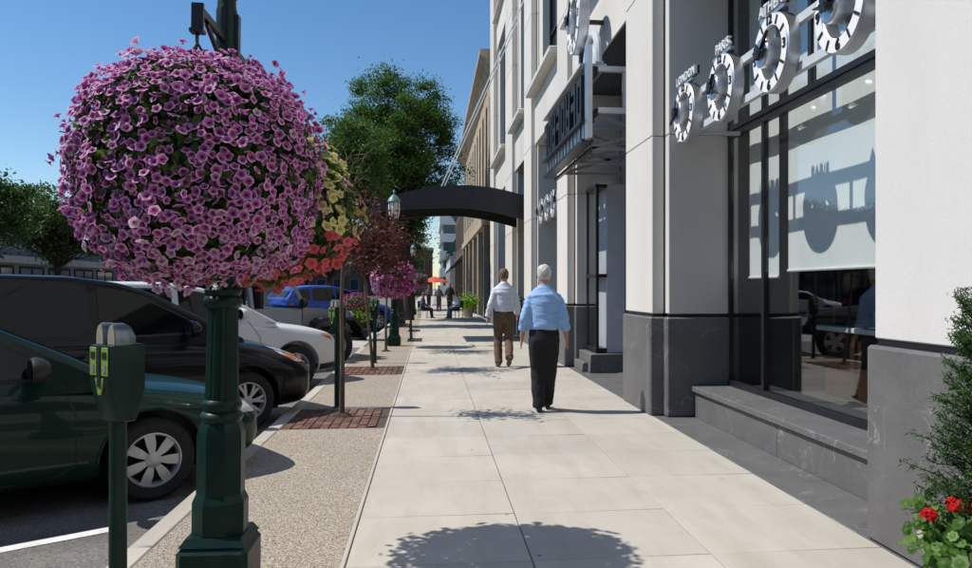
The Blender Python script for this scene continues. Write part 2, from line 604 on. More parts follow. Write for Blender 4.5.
def baked(o, mods):
    """apply modifiers through the depsgraph; returns o with the evaluated mesh"""
    for kind, kw in mods:
        m = o.modifiers.new(kind.lower(), kind)
        for k, v in kw.items():
            setattr(m, k, v)
    bpy.context.view_layer.update()
    dg = bpy.context.evaluated_depsgraph_get()
    me = bpy.data.meshes.new_from_object(o.evaluated_get(dg))
    o.modifiers.clear()
    old = o.data
    ms = [x for x in old.materials]
    o.data = me
    if not me.materials:
        for x in ms:
            me.materials.append(x)
    bpy.data.meshes.remove(old)
    return o

def card_mesh(name, cen, size, rng, aspect=0.55, nrm=None, droop=0.0, fold=True):
    """many small leaves: pointed, slightly folded blades of 2 quads' worth (4 tris), numpy built"""
    n = len(cen)
    cen = np.asarray(cen, float)
    size = np.broadcast_to(np.asarray(size, float), (n,))
    d = rng.normal(size=(n, 3))
    if nrm is not None:
        d = d * 0.75 + np.asarray(nrm)
    d /= np.linalg.norm(d, axis=1)[:, None] + 1e-9
    a = rng.normal(size=(n, 3))
    a[:, 2] -= droop
    a -= (a * d).sum(1)[:, None] * d
    a /= np.linalg.norm(a, axis=1)[:, None] + 1e-9
    b = np.cross(d, a)
    L = size[:, None]
    w = L * aspect * 0.5
    tip = cen + a * L * 0.5
    bas = cen - a * L * 0.5
    up = d * L * 0.10
    l1 = cen + b * w + up
    l2 = cen - b * w + up
    v = np.stack([bas, l1, tip, l2], 1).reshape(-1, 3)
    i = np.arange(n)[:, None] * 4
    f = (i + np.array([[0, 1, 2, 0, 2, 3]])).reshape(-1)
    me = bpy.data.meshes.new(name)
    me.vertices.add(len(v))
    me.vertices.foreach_set('co', v.ravel().astype(np.float32))
    me.loops.add(len(f))
    me.loops.foreach_set('vertex_index', f.astype(np.int32))
    me.polygons.add(len(f) // 3)
    me.polygons.foreach_set('loop_start', (np.arange(len(f) // 3) * 3).astype(np.int32))
    me.update(calc_edges=True)
    return me
# ================================================================== THE SETTING
rng = np.random.default_rng(11)
rnd = random.Random(5)

def sheet(name, x0, x1, y0, y1, z, m):
    o = MB().add([(x0, y0, z), (x1, y0, z), (x1, y1, z), (x0, y1, z)], [(0, 1, 2, 3)]).build(name, m, None, False)
    return tag(o, kind='structure')

sheet('ground', -1500, 1500, -1500, 1500, -0.16, 'far_grey')
sheet('road', -19.6, -1.66, -40, 400, -0.12, 'asphalt')
# opposite pavement
o = MB().box(-26, -19.6, -40, 400, -0.3, 0.0, 0.02).build('pavement_opposite', 'concrete', None)
tag(o, kind='structure')

# stall lines painted on the road, running with the parked cars
HEAD = R(39)
hd = Vector((math.cos(HEAD), math.sin(HEAD), 0))
hn = Vector((-hd.y, hd.x, 0))
for k, y0 in enumerate((5.40, 8.6, 11.9, 15.2, 18.4, 26.6)):
    a = Vector((-2.06, y0, -0.116))
    b = a - Vector((math.cos(R(35)), math.sin(R(35)), 0)) * 4.9
    w = hn * 0.055
    o = MB().add([a + w, a - w, b - w, b + w], [(0, 1, 2, 3)]).build('stall_line', 'white_paint', None, False)
    tag(o, kind='structure')

# concrete walk: bed with dark joints, slabs laid on it one by one
walk = MB().box(-0.455, 2.60, -3, 58, -0.3, -0.012).build('sidewalk', 'joint_dark', None)
tag(walk, kind='structure')
SX = [-0.455, 0.56, 1.58, 2.60]
PY = 0.88
slab_me = {}
for ci in range(3):
    x0, x1 = SX[ci], SX[ci + 1]
    mb = MB().box(-(x1 - x0) / 2 + 0.003, (x1 - x0) / 2 - 0.003, -PY / 2 + 0.0018, PY / 2 - 0.0018, -0.06, 0.0, 0.003)
    off = (0.0, 0.0, 0.0)[ci]
    first = None
    y = 0.63 - 3 * PY
    while y < 57:
        if first is None:
            first = mb.build('concrete_slab', 'concrete', walk)
            s = first
        else:
            s = first.copy()
            C.objects.link(s)
        s.location = ((x0 + x1) / 2, y + PY / 2, rnd.uniform(-0.0015, 0.0015))
        y += PY
MB().box(-0.487, -0.459, -3, 58, -0.1, 0.002, 0.004).build('edge_strip', 'concrete', walk)
o = MB().box(-0.455, 2.60, 58, 400, -0.3, 0.0).build('sidewalk_far', 'concrete', None)
tag(o, kind='structure')

# exposed-aggregate strip, with two brick tree pits let into it
PITS = [(-1.585, -0.503, 8.25, 9.62), (-1.585, -0.503, 13.3, 14.75)]
ys = [-3, PITS[0][2], PITS[0][3], PITS[1][2], PITS[1][3], 58]
strip = MB()
for k in (0, 2, 4):
    strip.box(-1.59, -0.488, ys[k], ys[k + 1], -0.3, 0.0)
tag(strip.build('pavement', 'aggregate', None), kind='structure')
tag(MB().box(-1.59, -0.46, 58, 400, -0.3, 0.0).build('pavement_far', 'concrete', None), kind='structure')
for k, (x0, x1, y0, y1) in enumerate(PITS):
    pit = MB().box(x0 - 0.004, x1 + 0.009, y0, y1, -0.3, -0.012).build('tree_pit', 'mortar', None)
    tag(pit, kind='structure')
    br = MB()
    r = 0
    x = x0 + 0.052
    ty = (9.06, 14.09)[k]
    while x < x1 - 0.04:
        y = y0 + (0.10 if r % 2 else 0.0)
        while y < y1 - 0.1:
            yy = min(y + 0.196, y1 - 0.004)
            if math.hypot(x + 1.03, (y + yy) / 2 - ty) > 0.13:
                dz = rnd.uniform(-0.006, 0.005)
                br.box(x - 0.046, x + 0.046, y + 0.004, yy, -0.05, 0.002 + dz, 0.005)
            y += 0.2
        x += 0.1
        r += 1
    bo = br.build('bricks', 'brick', pit)
    bo['kind'] = 'stuff'

# kerb stones
kerb = MB().box(-1.72, -1.60, -3, 58, -0.3, -0.02).build('kerb', 'joint_dark', None)
tag(kerb, kind='structure')
first = None
y = -2.9
while y < 57:
    if 19.9 < y + 0.8 < 25.2:
        y += 1.5
        continue
    if first is None:
        first = MB().box(-0.075, 0.075, -0.746, 0.746, -0.3, 0.003, 0.014).build('kerb_stone', 'concrete', kerb)
        s = first
    else:
        s = first.copy()
        C.objects.link(s)
    s.location = (-1.668, y + 0.75, 0)
    y += 1.5
tag(MB().box(-1.74, -1.59, 58, 400, -0.3, 0.003).build('kerb_far', 'concrete', None), kind='structure')
# bump-out for the crossing
o = MB().prism([(-1.70, 19.4), (-4.6, 20.9), (-5.0, 21.4), (-5.0, 24.2), (-4.6, 24.7), (-1.70, 26.0)], -0.3, -0.001, 'z').build('pavement_bump_out', 'concrete', None)
tag(o, kind='structure')

# granite paving strip along the building foot
gp = MB().box(2.605, 3.3, -3, 33, -0.3, -0.014).build('granite_paving', 'mortar', None)
tag(gp, kind='structure')
first = None
y = -2.9
while y < 33:
    if first is None:
        first = MB().box(2.606, 3.30, 0.003, 1.217, -0.06, 0.0, 0.003).build('granite_tile', 'granite', gp)
        s = first
    else:
        s = first.copy()
        C.objects.link(s)
    s.location = (0, y, 0)
    y += 1.22

# ------------------------------------------------------------------ the clock building (right)
bd = thing('clock_building', 'pale limestone building with granite base and tall shop windows along the walk', 'building', (2.6, 4.32, 0))
ZJ = [1.195, 3.29, 5.17, 6.85, 8.6, 10.4, 12.2, 14.0, 15.8, 17.2]

def block(x0, x1, y0, y1, z0, z1, m='limestone', name='stone_block', c=0.008, parent=None):
    return MB().box(x0, x1, y0, y1, z0, z1, c).build(name, m, parent or bd, True, True, 25)

def pier(xf, y0, y1, base_out=0.035, xb=3.55, zmax=17.2, base=True, stone='limestone'):
    for z0, z1 in zip(ZJ[:-1], ZJ[1:]):
        if z0 >= zmax:
            break
        block(xf, xb, y0, y1, z0 + 0.004, z1 - 0.004, stone)
    block(xf + 0.02, xb - 0.02, y0 + 0.02, y1 - 0.02, 0.0, 17.1, 'joint_dark', 'pier_core', 0)
    if base:
        block(xf - base_out, xb + 0.01, y0 - base_out, y1 + base_out, 0.0, 1.16, 'granite', 'granite_base', 0.018)
        block(xf + 0.012, xb, y0 + 0.012, y1 - 0.012, 1.16, 1.199, 'frame_dark', 'base_joint', 0)

pier(2.64, -3.0, 0.6, stone='limestone_pale')
pier(2.64, 0.604, 4.285, stone='limestone_pale')
PF = [(8.73, 9.93), (14.32, 15.47), (19.53, 21.0), (24.13, 26.3), (31.2, 33.0)]
for a, b in PF:
    pier(2.60, a, b, xb=2.74)
    pier(2.76, a - 0.13, b + 0.13, 0.03, 3.6)
BAYS = [(4.285, 8.6), (10.06, 14.19), (15.6, 19.4), (21.13, 24.0), (26.43, 31.07)]
for k, (a, b) in enumerate(BAYS):
    # spandrel over the ground-floor opening, two courses
    n = 2
    for j in range(n):
        ya, yb = a + (b - a) * j / n, a + (b - a) * (j + 1) / n
        block(2.68, 3.3, ya + 0.003, yb - 0.003, 5.18, 6.38)
        block(2.72, 3.3, ya + 0.003, yb - 0.003, 11.2, 12.3)
        block(2.68, 3.3, ya + 0.003, yb - 0.003, 15.7, 17.2)
    block(2.44, 3.25, a - 0.05, b + 0.05, 6.384, 6.52, name='window_sill', c=0.02)
    block(2.54, 3.25, a + 0.02, b - 0.02, 12.304, 12.42, name='window_sill', c=0.02)
    for z0, z1 in ((6.522, 11.198), (12.422, 15.698)):
        w = MB()
        for yy in (a + 0.55, (a + b) / 2, b - 0.55):
            w.box(2.98, 3.09, yy - 0.05, yy + 0.05, z0, z1)
        for zz in (z0 + 0.04, z0 + 1.3, z1 - 0.05):
            w.box(3.0, 3.08, a + 0.55, b - 0.55, zz - 0.04, zz + 0.04)
        wo_ = w.build('window', 'frame_dark', bd, False, True)
        MB().box(3.05, 3.062, a + 0.5, b - 0.5, z0, z1).build('pane', 'far_glass', wo_, False, True)
        block(2.80, 3.35, a + 0.002, a + 0.55, z0, z1, name='window_jamb')
        block(2.80, 3.35, b - 0.55, b - 0.002, z0, z1, name='window_jamb')
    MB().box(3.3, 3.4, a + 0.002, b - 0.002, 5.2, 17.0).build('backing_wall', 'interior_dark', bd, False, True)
block(2.42, 4.2, -3.0, 33.05, 17.21, 17.6, name='cornice', c=0.05)
MB().box(3.65, 16, 11.0, 33, 5.3, 17.2).build('building_core', 'limestone', bd, False, True)
MB().box(3.65, 16, -3, 10.9, 5.3, 17.2).build('building_core', 'limestone', bd, False, True)

# bay 1: granite bench sill and shop window
for (a, b) in ((4.33, 6.46), (6.468, 8.56)):
    block(3.06, 3.44, a, b, 0.0, 0.297, 'granite', 'bench_panel', 0.004)
block(3.02, 3.47, 4.33, 8.57, 0.30, 0.362, 'granite', 'bench_top', 0.008)

def shop_window(a, b, x, z0, z1, lower_m, upper_m, ztr, glass='shop_glass'):
    w = MB()
    w.box(x - 0.04, x + 0.04, a, b, z0, z0 + 0.06)
    w.box(x - 0.03, x + 0.04, a, b, z1 - 0.07, z1)
    w.box(x - 0.035, x + 0.03, a, b, ztr - 0.05, ztr + 0.0)
    w.box(x - 0.02, x + 0.03, a, b, ztr + 0.004, ztr + 0.024)
    w.box(x - 0.035, x + 0.03, a, b, ztr + 0.028, ztr + 0.085)
    w.box(x - 0.025, x + 0.03, a, a + 0.05, z0 + 0.06, z1 - 0.07)
    w.box(x - 0.025, x + 0.03, b - 0.04, b, z0 + 0.06, z1 - 0.07)
    for y in lower_m:
        w.box(x - 0.03, x + 0.025, y - 0.03, y + 0.03, z0 + 0.06, ztr - 0.05)
    for y in upper_m:
        w.box(x - 0.03, x + 0.025, y - 0.03, y + 0.03, ztr + 0.085, z1 - 0.07)
    win = w.build('shop_window', 'frame_dark', bd, False, True)
    def panes(ms, p, q):
        e = [a + 0.06] + [y for y in ms] + [b - 0.06]
        for k in range(len(e) - 1):
            MB().box(x, x + 0.008, e[k] + (0.035 if k else 0), e[k + 1] - (0.035 if k < len(e) - 2 else 0), p, q).build('pane', glass, win, False, True)
    panes(lower_m, z0 + 0.06, ztr - 0.05)
    panes(upper_m, ztr + 0.085, z1 - 0.07)
    return win

shop_window(4.29, 8.6, 3.50, 0.365, 5.17, [7.66], [6.67, 7.66], 3.29)
# shop interior behind bay 1
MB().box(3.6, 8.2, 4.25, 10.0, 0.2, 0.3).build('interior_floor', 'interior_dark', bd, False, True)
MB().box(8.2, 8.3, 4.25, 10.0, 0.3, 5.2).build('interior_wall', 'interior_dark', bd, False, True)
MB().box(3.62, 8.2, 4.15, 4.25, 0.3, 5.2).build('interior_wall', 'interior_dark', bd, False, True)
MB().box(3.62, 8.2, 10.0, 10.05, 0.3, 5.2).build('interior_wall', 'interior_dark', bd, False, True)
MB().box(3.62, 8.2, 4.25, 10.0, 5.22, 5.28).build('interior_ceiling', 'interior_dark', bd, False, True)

def blind(y0, y1, zb, label, x=3.70):
    t = thing('roller_blind', label, 'blind', (x, (y0 + y1) / 2, zb), 0, None)
    bl = MB()
    n = 10
    vs, fs = [], []
    for k in range(n + 1):
        yy = y0 + (y1 - y0) * k / n
        for zz in (zb + 0.03, 5.1):
            vs.append((x + 0.004 * math.sin(k * 1.3), yy, zz))
    fs = [(2 * k, 2 * k + 2, 2 * k + 3, 2 * k + 1) for k in range(n)]
    bl.add(vs, fs)
    bl.build('fabric', 'blind_fabric', t, True, True)
    MB().tube([(x, y0, zb + 0.02), (x, y1, zb + 0.02)], 0.016, 8).build('hem_bar', 'clock_white', t, True, True)
    MB().tube([(x, y0, 5.14), (x, y1, 5.14)], 0.035, 10).build('roller', 'clock_white', t, True, True)
blind(4.42, 7.55, 1.66, 'wide white roller blind lowered behind the shop window with clocks')
blind(7.76, 8.52, 1.60, 'narrow white roller blind strip behind the slim window pane')

dc = thing('display_counter', 'dark counter with pale top and glass case inside the shop window', 'counter', (4.75, 6.4, 0.3))
MB().box(4.45, 5.1, 5.0, 8.2, 0.3, 1.02, 0.01).build('cabinet', 'counter_wood', dc, True, True)
MB().box(4.38, 5.16, 4.95, 8.26, 1.024, 1.08, 0.008).build('counter_top', 'clock_white', dc, True, True)
for yy in (5.1, 6.1, 7.1, 8.1):
    MB().box(4.5, 4.512, yy - 0.006, yy + 0.006, 1.084, 1.6).build('case_post', 'silver', dc, False, True)
MB().box(4.5, 4.506, 5.1, 8.1, 1.09, 1.6).build('case_glass', 'clear_glass', dc, False, True)
for k, (yy, h) in enumerate(((5.5, .12), (5.9, .2), (6.6, .09), (7.3, .22), (7.7, .14))):
    o = MB().lathe([(0.06, 0), (0.065, 0.01), (0.02, 0.03), (0.018, h), (0.05, h + 0.02), (0.0, h + 0.03)], 12, Matrix.Translation((4.75, yy, 1.083))).build('display_stand', 'silver', None)
    tag(o, 'small silver watch display stand on the counter in the shop', 'stand', 'display stands on the shop counter')
# bay 2: recessed entrance
xw = 3.95
ent = MB()
for yy in (10.1, 11.1, 12.15, 13.2, 14.1):
    ent.box(xw - 0.05, xw + 0.05, yy - 0.04, yy + 0.04, 0.02, 5.15)
for zz in (0.1, 2.5, 3.5, 5.12):
    ent.box(xw - 0.045, xw + 0.045, 10.1, 14.1, zz - 0.05, zz + 0.05)
eo = ent.build('entrance_door', 'frame_dark', bd, False, True)
MB().box(xw - 0.004, xw + 0.004, 10.1, 14.1, 0.1, 5.1).build('pane', 'far_glass', eo, False, True)
for yy in (11.95, 12.35):
    MB().tube([(xw - 0.11, yy, 0.9), (xw - 0.11, yy, 1.5)], 0.015, 8).build('door_handle', 'chrome', eo, True, True)
MB().box(3.3, 4.2, 10.06, 14.19, -0.1, 0.012).build('threshold', 'granite', bd, False, True)
MB().box(3.62, 4.1, 10.0, 10.06, 0, 5.17).build('entrance_return', 'limestone', bd, False, True)
MB().box(3.62, 4.1, 14.192, 14.25, 0, 5.17).build('entrance_return', 'limestone', bd, False, True)
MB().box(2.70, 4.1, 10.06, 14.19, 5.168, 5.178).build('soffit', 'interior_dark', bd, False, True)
# display case on a granite plinth beside the entrance
dcs = thing('display_case', 'tall grey metal and glass display case on granite plinth beside entrance', 'display case', (3.1, 13.6, 0))
MB().box(2.80, 3.50, 13.15, 14.17, 0.0, 0.34, 0.012).build('plinth', 'granite', dcs, True, True)
MB().box(2.70, 2.796, 13.35, 14.13, 0.0, 0.17, 0.01).build('plinth_step', 'granite', dcs, True, True)
MB().box(3.12, 3.46, 13.25, 14.13, 0.343, 3.35, 0.01).build('cabinet', 'aluminium_paint', dcs, True, True)
for yy in (13.28, 14.08):
    MB().box(2.93, 2.98, yy - 0.03, yy + 0.03, 0.343, 3.35).build('post', 'frame_dark', dcs, False, True)
for zz in (0.40, 1.72, 3.31):
    MB().box(2.92, 3.12, 13.24, 14.12, zz - 0.03, zz + 0.03).build('shelf_rail', 'frame_dark', dcs, False, True)
MB().box(2.945, 2.953, 13.31, 14.05, 0.43, 3.28).build('pane', 'shop_glass', dcs, False, True)

# bays 3 to 5: shop windows set back
shop_window(15.62, 19.38, 3.5, 0.5, 5.17, [17.5], [17.5], 3.29, 'upper_glass')
block(3.02, 3.45, 15.65, 19.35, 0.0, 0.5, 'granite', 'bench_panel')
for a, b in BAYS[2:]:
    MB().box(4.6, 4.7, a, b, 0.0, 5.2).build('interior_wall', 'interior_pale', bd, False, True)
    MB().box(3.6, 4.6, a, b, 0.2, 0.3).build('interior_floor', 'interior_dark', bd, False, True)
shop_window(21.15, 23.98, 3.3, 0.1, 5.17, [22.5], [22.5], 3.0, 'upper_glass')
shop_window(26.45, 31.05, 3.3, 0.1, 5.17, [28.0, 29.5], [28.7], 3.0, 'upper_glass')

# ------------------------------------------------------------------ world clocks on a ladder rail
def clock_parts(t, Rr=0.32, hour=2, minute=10, city=None):
    """ring clock facing -X, centred on the origin of t"""
    ax = Matrix.Rotation(R(-90), 4, 'Y')            # local z -> -X
    r0, r1, d = Rr * 0.66, Rr, Rr * 0.30
    MB().lathe([(r1, 0), (r1, d), (r1 - 0.012, d + 0.01), (r0 + 0.01, d + 0.01), (r0, d), (r0, 0)], 48, ax, close=True).build('rim', 'silver', t)
    face = MB().lathe([(r1 - 0.012, d + 0.008), (r1 - 0.012, d + 0.016), (r0 + 0.01, d + 0.016), (r0 + 0.01, d + 0.008)], 48, ax, close=True).build('face', 'clock_white', t)
    rm = (r0 + r1) / 2
    xx = -(d + 0.019)
    for h in range(12):
        a = h * PI / 6
        dy, dz = -math.sin(a), math.cos(a)
        if h % 3 == 0:
            tm = Matrix.Translation((xx, dy * rm, dz * rm)) @ Matrix(((0, 0, -1, 0), (-1, 0, 0, 0), (0, 1, 0, 0), (0, 0, 0, 1)))
            mb = add_text(MB(), str(h or 12), Rr * 0.34, tm, 0.006)
            # heavier strokes
            for s in (-0.006, 0.006):
                add_text(mb, str(h or 12), Rr * 0.34, tm @ Matrix.Translation((s, 0, 0.0006 + abs(s) * 0.05)), 0.006)
            mb.build('numeral', 'clock_black', face, False)
        else:
            m = Matrix.Translation((xx, dy * rm, dz * rm)) @ Matrix.Rotation(a, 4, 'X')
            MB().rbox(m, 0.008, Rr * 0.055, Rr * 0.22).build('hour_mark', 'clock_black', face, False)
    # inner drum held on crossing blades, with hands on its front
    hub_r, hub0, hub1 = Rr * 0.38, 0.0, d + 0.09
    MB().lathe([(hub_r, hub0), (hub_r, hub1 - 0.01), (hub_r - 0.012, hub1), (0.0, hub1)], 32, ax).build('hub', 'silver', t)
    br = MB()
    br.bar((-d * 0.4, 0, -r0 - 0.01), (-d * 0.4, 0, r0 + 0.01), 0.03, 0.05)
    br.bar((-d * 0.4, -r0 - 0.01, 0), (-d * 0.4, r0 + 0.01, 0), 0.03, 0.05)
    br.build('spoke', 'silver', t, False)
    hd_ = MB()
    hx = -(hub1 + 0.012)
    for ang, L, w in ((minute * 6, Rr * 0.62, 0.026), (hour * 30 + minute / 2, Rr * 0.42, 0.036)):
        a = R(ang)
        dirv = Vector((0, -math.sin(a), math.cos(a)))
        hd_.bar(Vector((hx, 0, 0)) - dirv * 0.07, Vector((hx, 0, 0)) + dirv * L, w, 0.008)
        hx -= 0.010
    hd_.build('hands', 'clock_black', t, False)
    st = MB()
    for k in range(3):
        m = Matrix.Translation((hx - 0.004 - 0.001 * k, 0, 0)) @ Matrix.Rotation(k * PI / 3, 4, 'X')
        st.rbox(m, 0.008, Rr * 0.34, Rr * 0.12)
    st.build('hub_star', 'clock_black', t, False)
    if city:
        m = Matrix.Translation((-d * 0.75, 0, r1 + 0.075)) @ Matrix(((0, 0, -1, 0), (-1, 0, 0, 0), (0, 1, 0, 0), (0, 0, 0, 1)))
        add_text(MB(), city, 0.135, m, 0.035).build('city_name', 'clock_white', t, False)
        add_text(MB(), city, 0.135, m @ Matrix.Translation((0.008, -0.006, -0.03)), 0.02).build('letter_back', 'clock_black', t, False)
        MB().box(-d * 0.75 - 0.02, -d * 0.75 + 0.02, -0.22, 0.22, r1 - 0.015, r1 + 0.012).build('name_bar', 'silver', t, False)

def clock_rail(y0, y1, label, cl):
    x = 2.86
    t = thing('clock_rail', label, 'rail', (x, (y0 + y1) / 2, 3.2))
    MB().box(x, x + 0.05, y0, y1, 3.565, 3.635).build('rail', 'aluminium_paint', t, False, True)
    MB().box(x, x + 0.05, y0, y1, 3.19, 3.26).build('rail', 'aluminium_paint', t, False, True)
    for k in range(len(cl) + 1):
        yy = (cl[0] if k < len(cl) else cl[-1]) + (cl[1] - cl[0]) * (k - 0.5 if k < len(cl) else 0.5)
        if y0 < yy < y1:
            MB().box(x + 0.004, x + 0.046, yy - 0.025, yy + 0.025, 3.262, 3.563).build('rung', 'aluminium_paint', t, False, True)
    for yy in (y0 + 0.4, y1 - 0.4):
        for zz in (3.225, 3.6):
            MB().box(x + 0.052, 3.44, yy - 0.02, yy + 0.02, zz - 0.02, zz + 0.02).build('bracket', 'aluminium_paint', t, False, True)

CY = [4.88, 5.93, 7.0, 8.05]
clock_rail(4.30, 8.58, 'silver ladder rail carrying four city clocks across the shop window', CY)
CITY = ['TOKYO', 'ATHENS', 'PARIS', 'LONDON']
for k, (y, c) in enumerate(zip(CY, CITY)):
    lab = ['white ring clock nearest the end pier, its lower numerals showing',
           'white ring clock marked ATHENS on the ladder rail',
           'white ring clock marked PARIS on the ladder rail',
           'white ring clock marked LONDON beside the limestone pilaster'][k]
    t = thing('world_clock', lab, 'clock', (2.855, y, 3.41), 0, None)
    clock_parts(t, 0.32, (9, 3, 1, 12)[k], (12, 8, 20, 40)[k], None if k == 0 else c)
cy3 = [16.1, 17.0, 17.9, 18.8]
clock_rail(15.62, 19.38, 'silver ladder rail with clocks on the farther shop window', cy3)
for k, y in enumerate(cy3):
    t = thing('world_clock', ('white ring clock on the farther rail, first past the entrance pier', 'white ring clock on the farther rail, second past the entrance pier', 'white ring clock on the farther rail, third past the entrance pier', 'white ring clock on the farther rail, last before the canopy pier')[k], 'clock', (2.855, y, 3.41), 0, 'ring clocks on the farther rail')
    clock_parts(t, 0.32, 3 * k, 9 * k + 5, None)

# ------------------------------------------------------------------ entrance marquee with block letters
mq = thing('entrance_marquee', 'grey steel entrance marquee frame with cross bracing over the doors', 'marquee', (2.9, 12.2, 3.6))
x0, x1, ya, yb = 2.30, 3.3, 10.3, 14.0
MB().box(x0 - 0.22, x0 + 0.16, ya + 0.15, yb, 4.60, 4.64).build('roof_sheet', 'aluminium_paint', mq, False, True)
for z in (3.95, 4.52):
    for yy in (ya, yb):
        MB().bar((x0, yy, z), (x0 + 0.35, yy, z + 0.0), 0.07).build('beam', 'aluminium_paint', mq, False, True)
        MB().bar((x0 + 0.35, yy, z), (xw, yy, z), 0.07).build('beam', 'aluminium_paint', mq, False, True)
    MB().bar((x0, ya + 0.04, z), (x0, yb - 0.04, z), 0.07).build('beam', 'frame_dark', mq, False, True)
MB().bar((x0 + 0.38, ya, 3.99), (x0 + 0.38, ya, 4.48), 0.06).build('post', 'aluminium_paint', mq, False, True)
MB().box(x0 - 0.16, x0 - 0.10, ya - 0.12, ya + 0.12, 3.55, 4.82).build('end_plate', 'silver', mq, False, True)
for k, (p, q) in enumerate((((x0, 3.5), (x1 + .6, 4.0)), ((x0, 4.0), (x1 + .6, 3.5)), ((x0, 3.5), (x1 + .6, 3.5)))):
    for yy in (ya + 0.4, ya + 1.6, ya + 2.8):
        MB().bar((p[0], yy, p[1]), (q[0], yy, q[1]), 0.045).build('brace', 'far_grey', mq, False, True)
MB().bar((x0 + .01, ya + .4, 3.5), (x0 + .01, yb - .1, 3.5), 0.05).build('beam', 'frame_dark', mq, False, True)
sg = thing('letter_sign', 'row of thick black block letters standing on the marquee edge', 'sign', (2.2, 12.2, 3.85))
nl = 8
for k in range(nl):
    yy = ya + 0.35 + (yb - ya - 0.6) * k / (nl - 1)
    w = 0.17
    lt = MB()
    x = 2.10
    lt.box(x, x + 0.16, yy - w, yy - w + 0.10, 3.86, 4.48)
    if k % 3 != 1:
        lt.box(x, x + 0.16, yy + w - 0.10, yy + w, 3.86, 4.48)
    for zz in ((3.86, 4.36), (4.12, 4.36), (3.86, 4.12))[k % 3]:
        lt.box(x + 0.002, x + 0.158, yy - w + 0.101, yy + w - 0.101 if k % 3 != 1 else yy + w, zz, zz + 0.12)
    lt.build('letter', 'clock_black', sg, False, True)
for k in range(12):
    yy = ya + 0.25 + (yb - ya - 0.5) * k / 11
    lt = MB().box(2.14, 2.20, yy - 0.07, yy - 0.02, 3.58, 3.80).box(2.14, 2.20, yy + 0.02, yy + 0.07, 3.58, 3.80)
    lt.box(2.143, 2.197, yy - 0.019, yy + 0.019, (3.58, 3.75, 3.66)[k % 3], (3.63, 3.80, 3.71)[k % 3])
    lt.build('small_letter', 'silver', sg, False, True)
MB().box(2.08, 2.28, ya + 0.1, yb, 3.81, 3.855).build('ledge', 'frame_dark', sg, False, True)
MB().box(2.10, 2.26, ya + 0.1, yb, 3.53, 3.575).build('ledge', 'frame_dark', sg, False, True)
for yy in (ya + 0.3, yb - 0.3):
    MB().box(2.205, 2.27, yy - 0.02, yy + 0.02, 3.53, 4.0).build('bracket', 'frame_dark', sg, False, True)
t = thing('large_clock', 'large white ring clock standing above the black letter sign', 'clock', (2.36, 11.6, 5.62))
clock_parts(t, 0.5, 10, 8, None)
MB().box(-0.06, 0.04, -0.06, 0.06, -0.98, -0.48).build('stand_post', 'frame_dark', t, False)
MB().box(0.0, 0.32, -0.03, 0.03, -0.03, 0.03).build('wall_bracket', 'frame_dark', t, False)
t = thing('sign_arch', 'grey half ring arch rising over the entrance marquee', 'arch', (2.36, 10.95, 4.645))
arc = [(0, 0.42 * math.cos(a), 0.12 + 0.42 * math.sin(a)) for a in np.linspace(0, PI, 15)]
MB().tube([(0, 0.42, 0)] + arc + [(0, -0.42, 0)], 0.055, 8).build('arch_tube', 'aluminium_paint', t)
MB().tube([(0, 0.22 * math.cos(a), 0.12 + 0.22 * math.sin(a)) for a in np.linspace(0, PI, 11)] + [(0, -0.22, 0)], 0.03, 6).build('inner_arch', 'aluminium_paint', t)
MB().box(-0.06, 0.06, -0.5, 0.5, 0, 0.03).build('base_plate', 'aluminium_paint', t, False)

# ------------------------------------------------------------------ arched canopy over the walk
cp = thing('arched_canopy', 'dark curved canopy reaching across the walk from the building wall', 'canopy', (2.6, 22.6, 3.4))
top = [(-1.72, 3.66), (-1.45, 3.90), (-1.02, 4.10), (-0.48, 4.24), (0.0, 4.33), (0.55, 4.39), (1.1, 4.41), (1.7, 4.36), (2.2, 4.26), (2.745, 4.12)]
bot = [(-1.72, 3.60), (-1.45, 3.64), (-1.02, 3.69), (-0.48, 3.73), (0.0, 3.76), (0.55, 3.78), (1.1, 3.76), (1.7, 3.68), (2.2, 3.57), (2.745, 3.43)]
Y0, Y1 = 21.5, 24.0
for k in range(len(top) - 1):
    (xa, za), (xb, zb) = top[k], top[k + 1]
    m = MB().add([(xa, Y0, za), (xb, Y0, zb), (xb, Y1, zb), (xa, Y1, za), (xa, Y0, za - .02), (xb, Y0, zb - .02), (xb, Y1, zb - .02), (xa, Y1, za - .02)],
                 [(0, 1, 2, 3), (7, 6, 5, 4), (0, 4, 5, 1), (1, 5, 6, 2), (2, 6, 7, 3), (3, 7, 4, 0)])
    m.build('roof_panel', 'canopy_fabric', cp, True, True)
for yy in (Y0 - 0.014, Y1 + 0.004):
    for k in range(len(top) - 1):
        p = [top[k], top[k + 1], bot[k + 1], bot[k]]
        MB().prism([(q[0], q[1]) for q in p], yy, yy + 0.01, 'y').build('fascia_panel', 'canopy_fabric', cp, False, True)
    MB().tube([(x, yy, z) for x, z in bot], 0.02, 6).build('frame_tube', 'black_iron', cp, True, True)
for xx, zz in ((-0.4, 4.2), (1.1, 4.37)):
    for yy in (Y0 + 0.2, Y1 - 0.2):
        MB().tube([(xx, Y0, zz), (xx, Y1, zz)], 0.02, 6).build('cross_tube', 'black_iron', cp, True, True) if yy < 22 else None
for yy in (Y0 + 0.15, Y1 - 0.15):
    MB().tube([(0.3, yy, 4.33), (2.74, yy, 9.9)], 0.022, 6).build('stay_rod', 'aluminium_paint', cp, True, True)

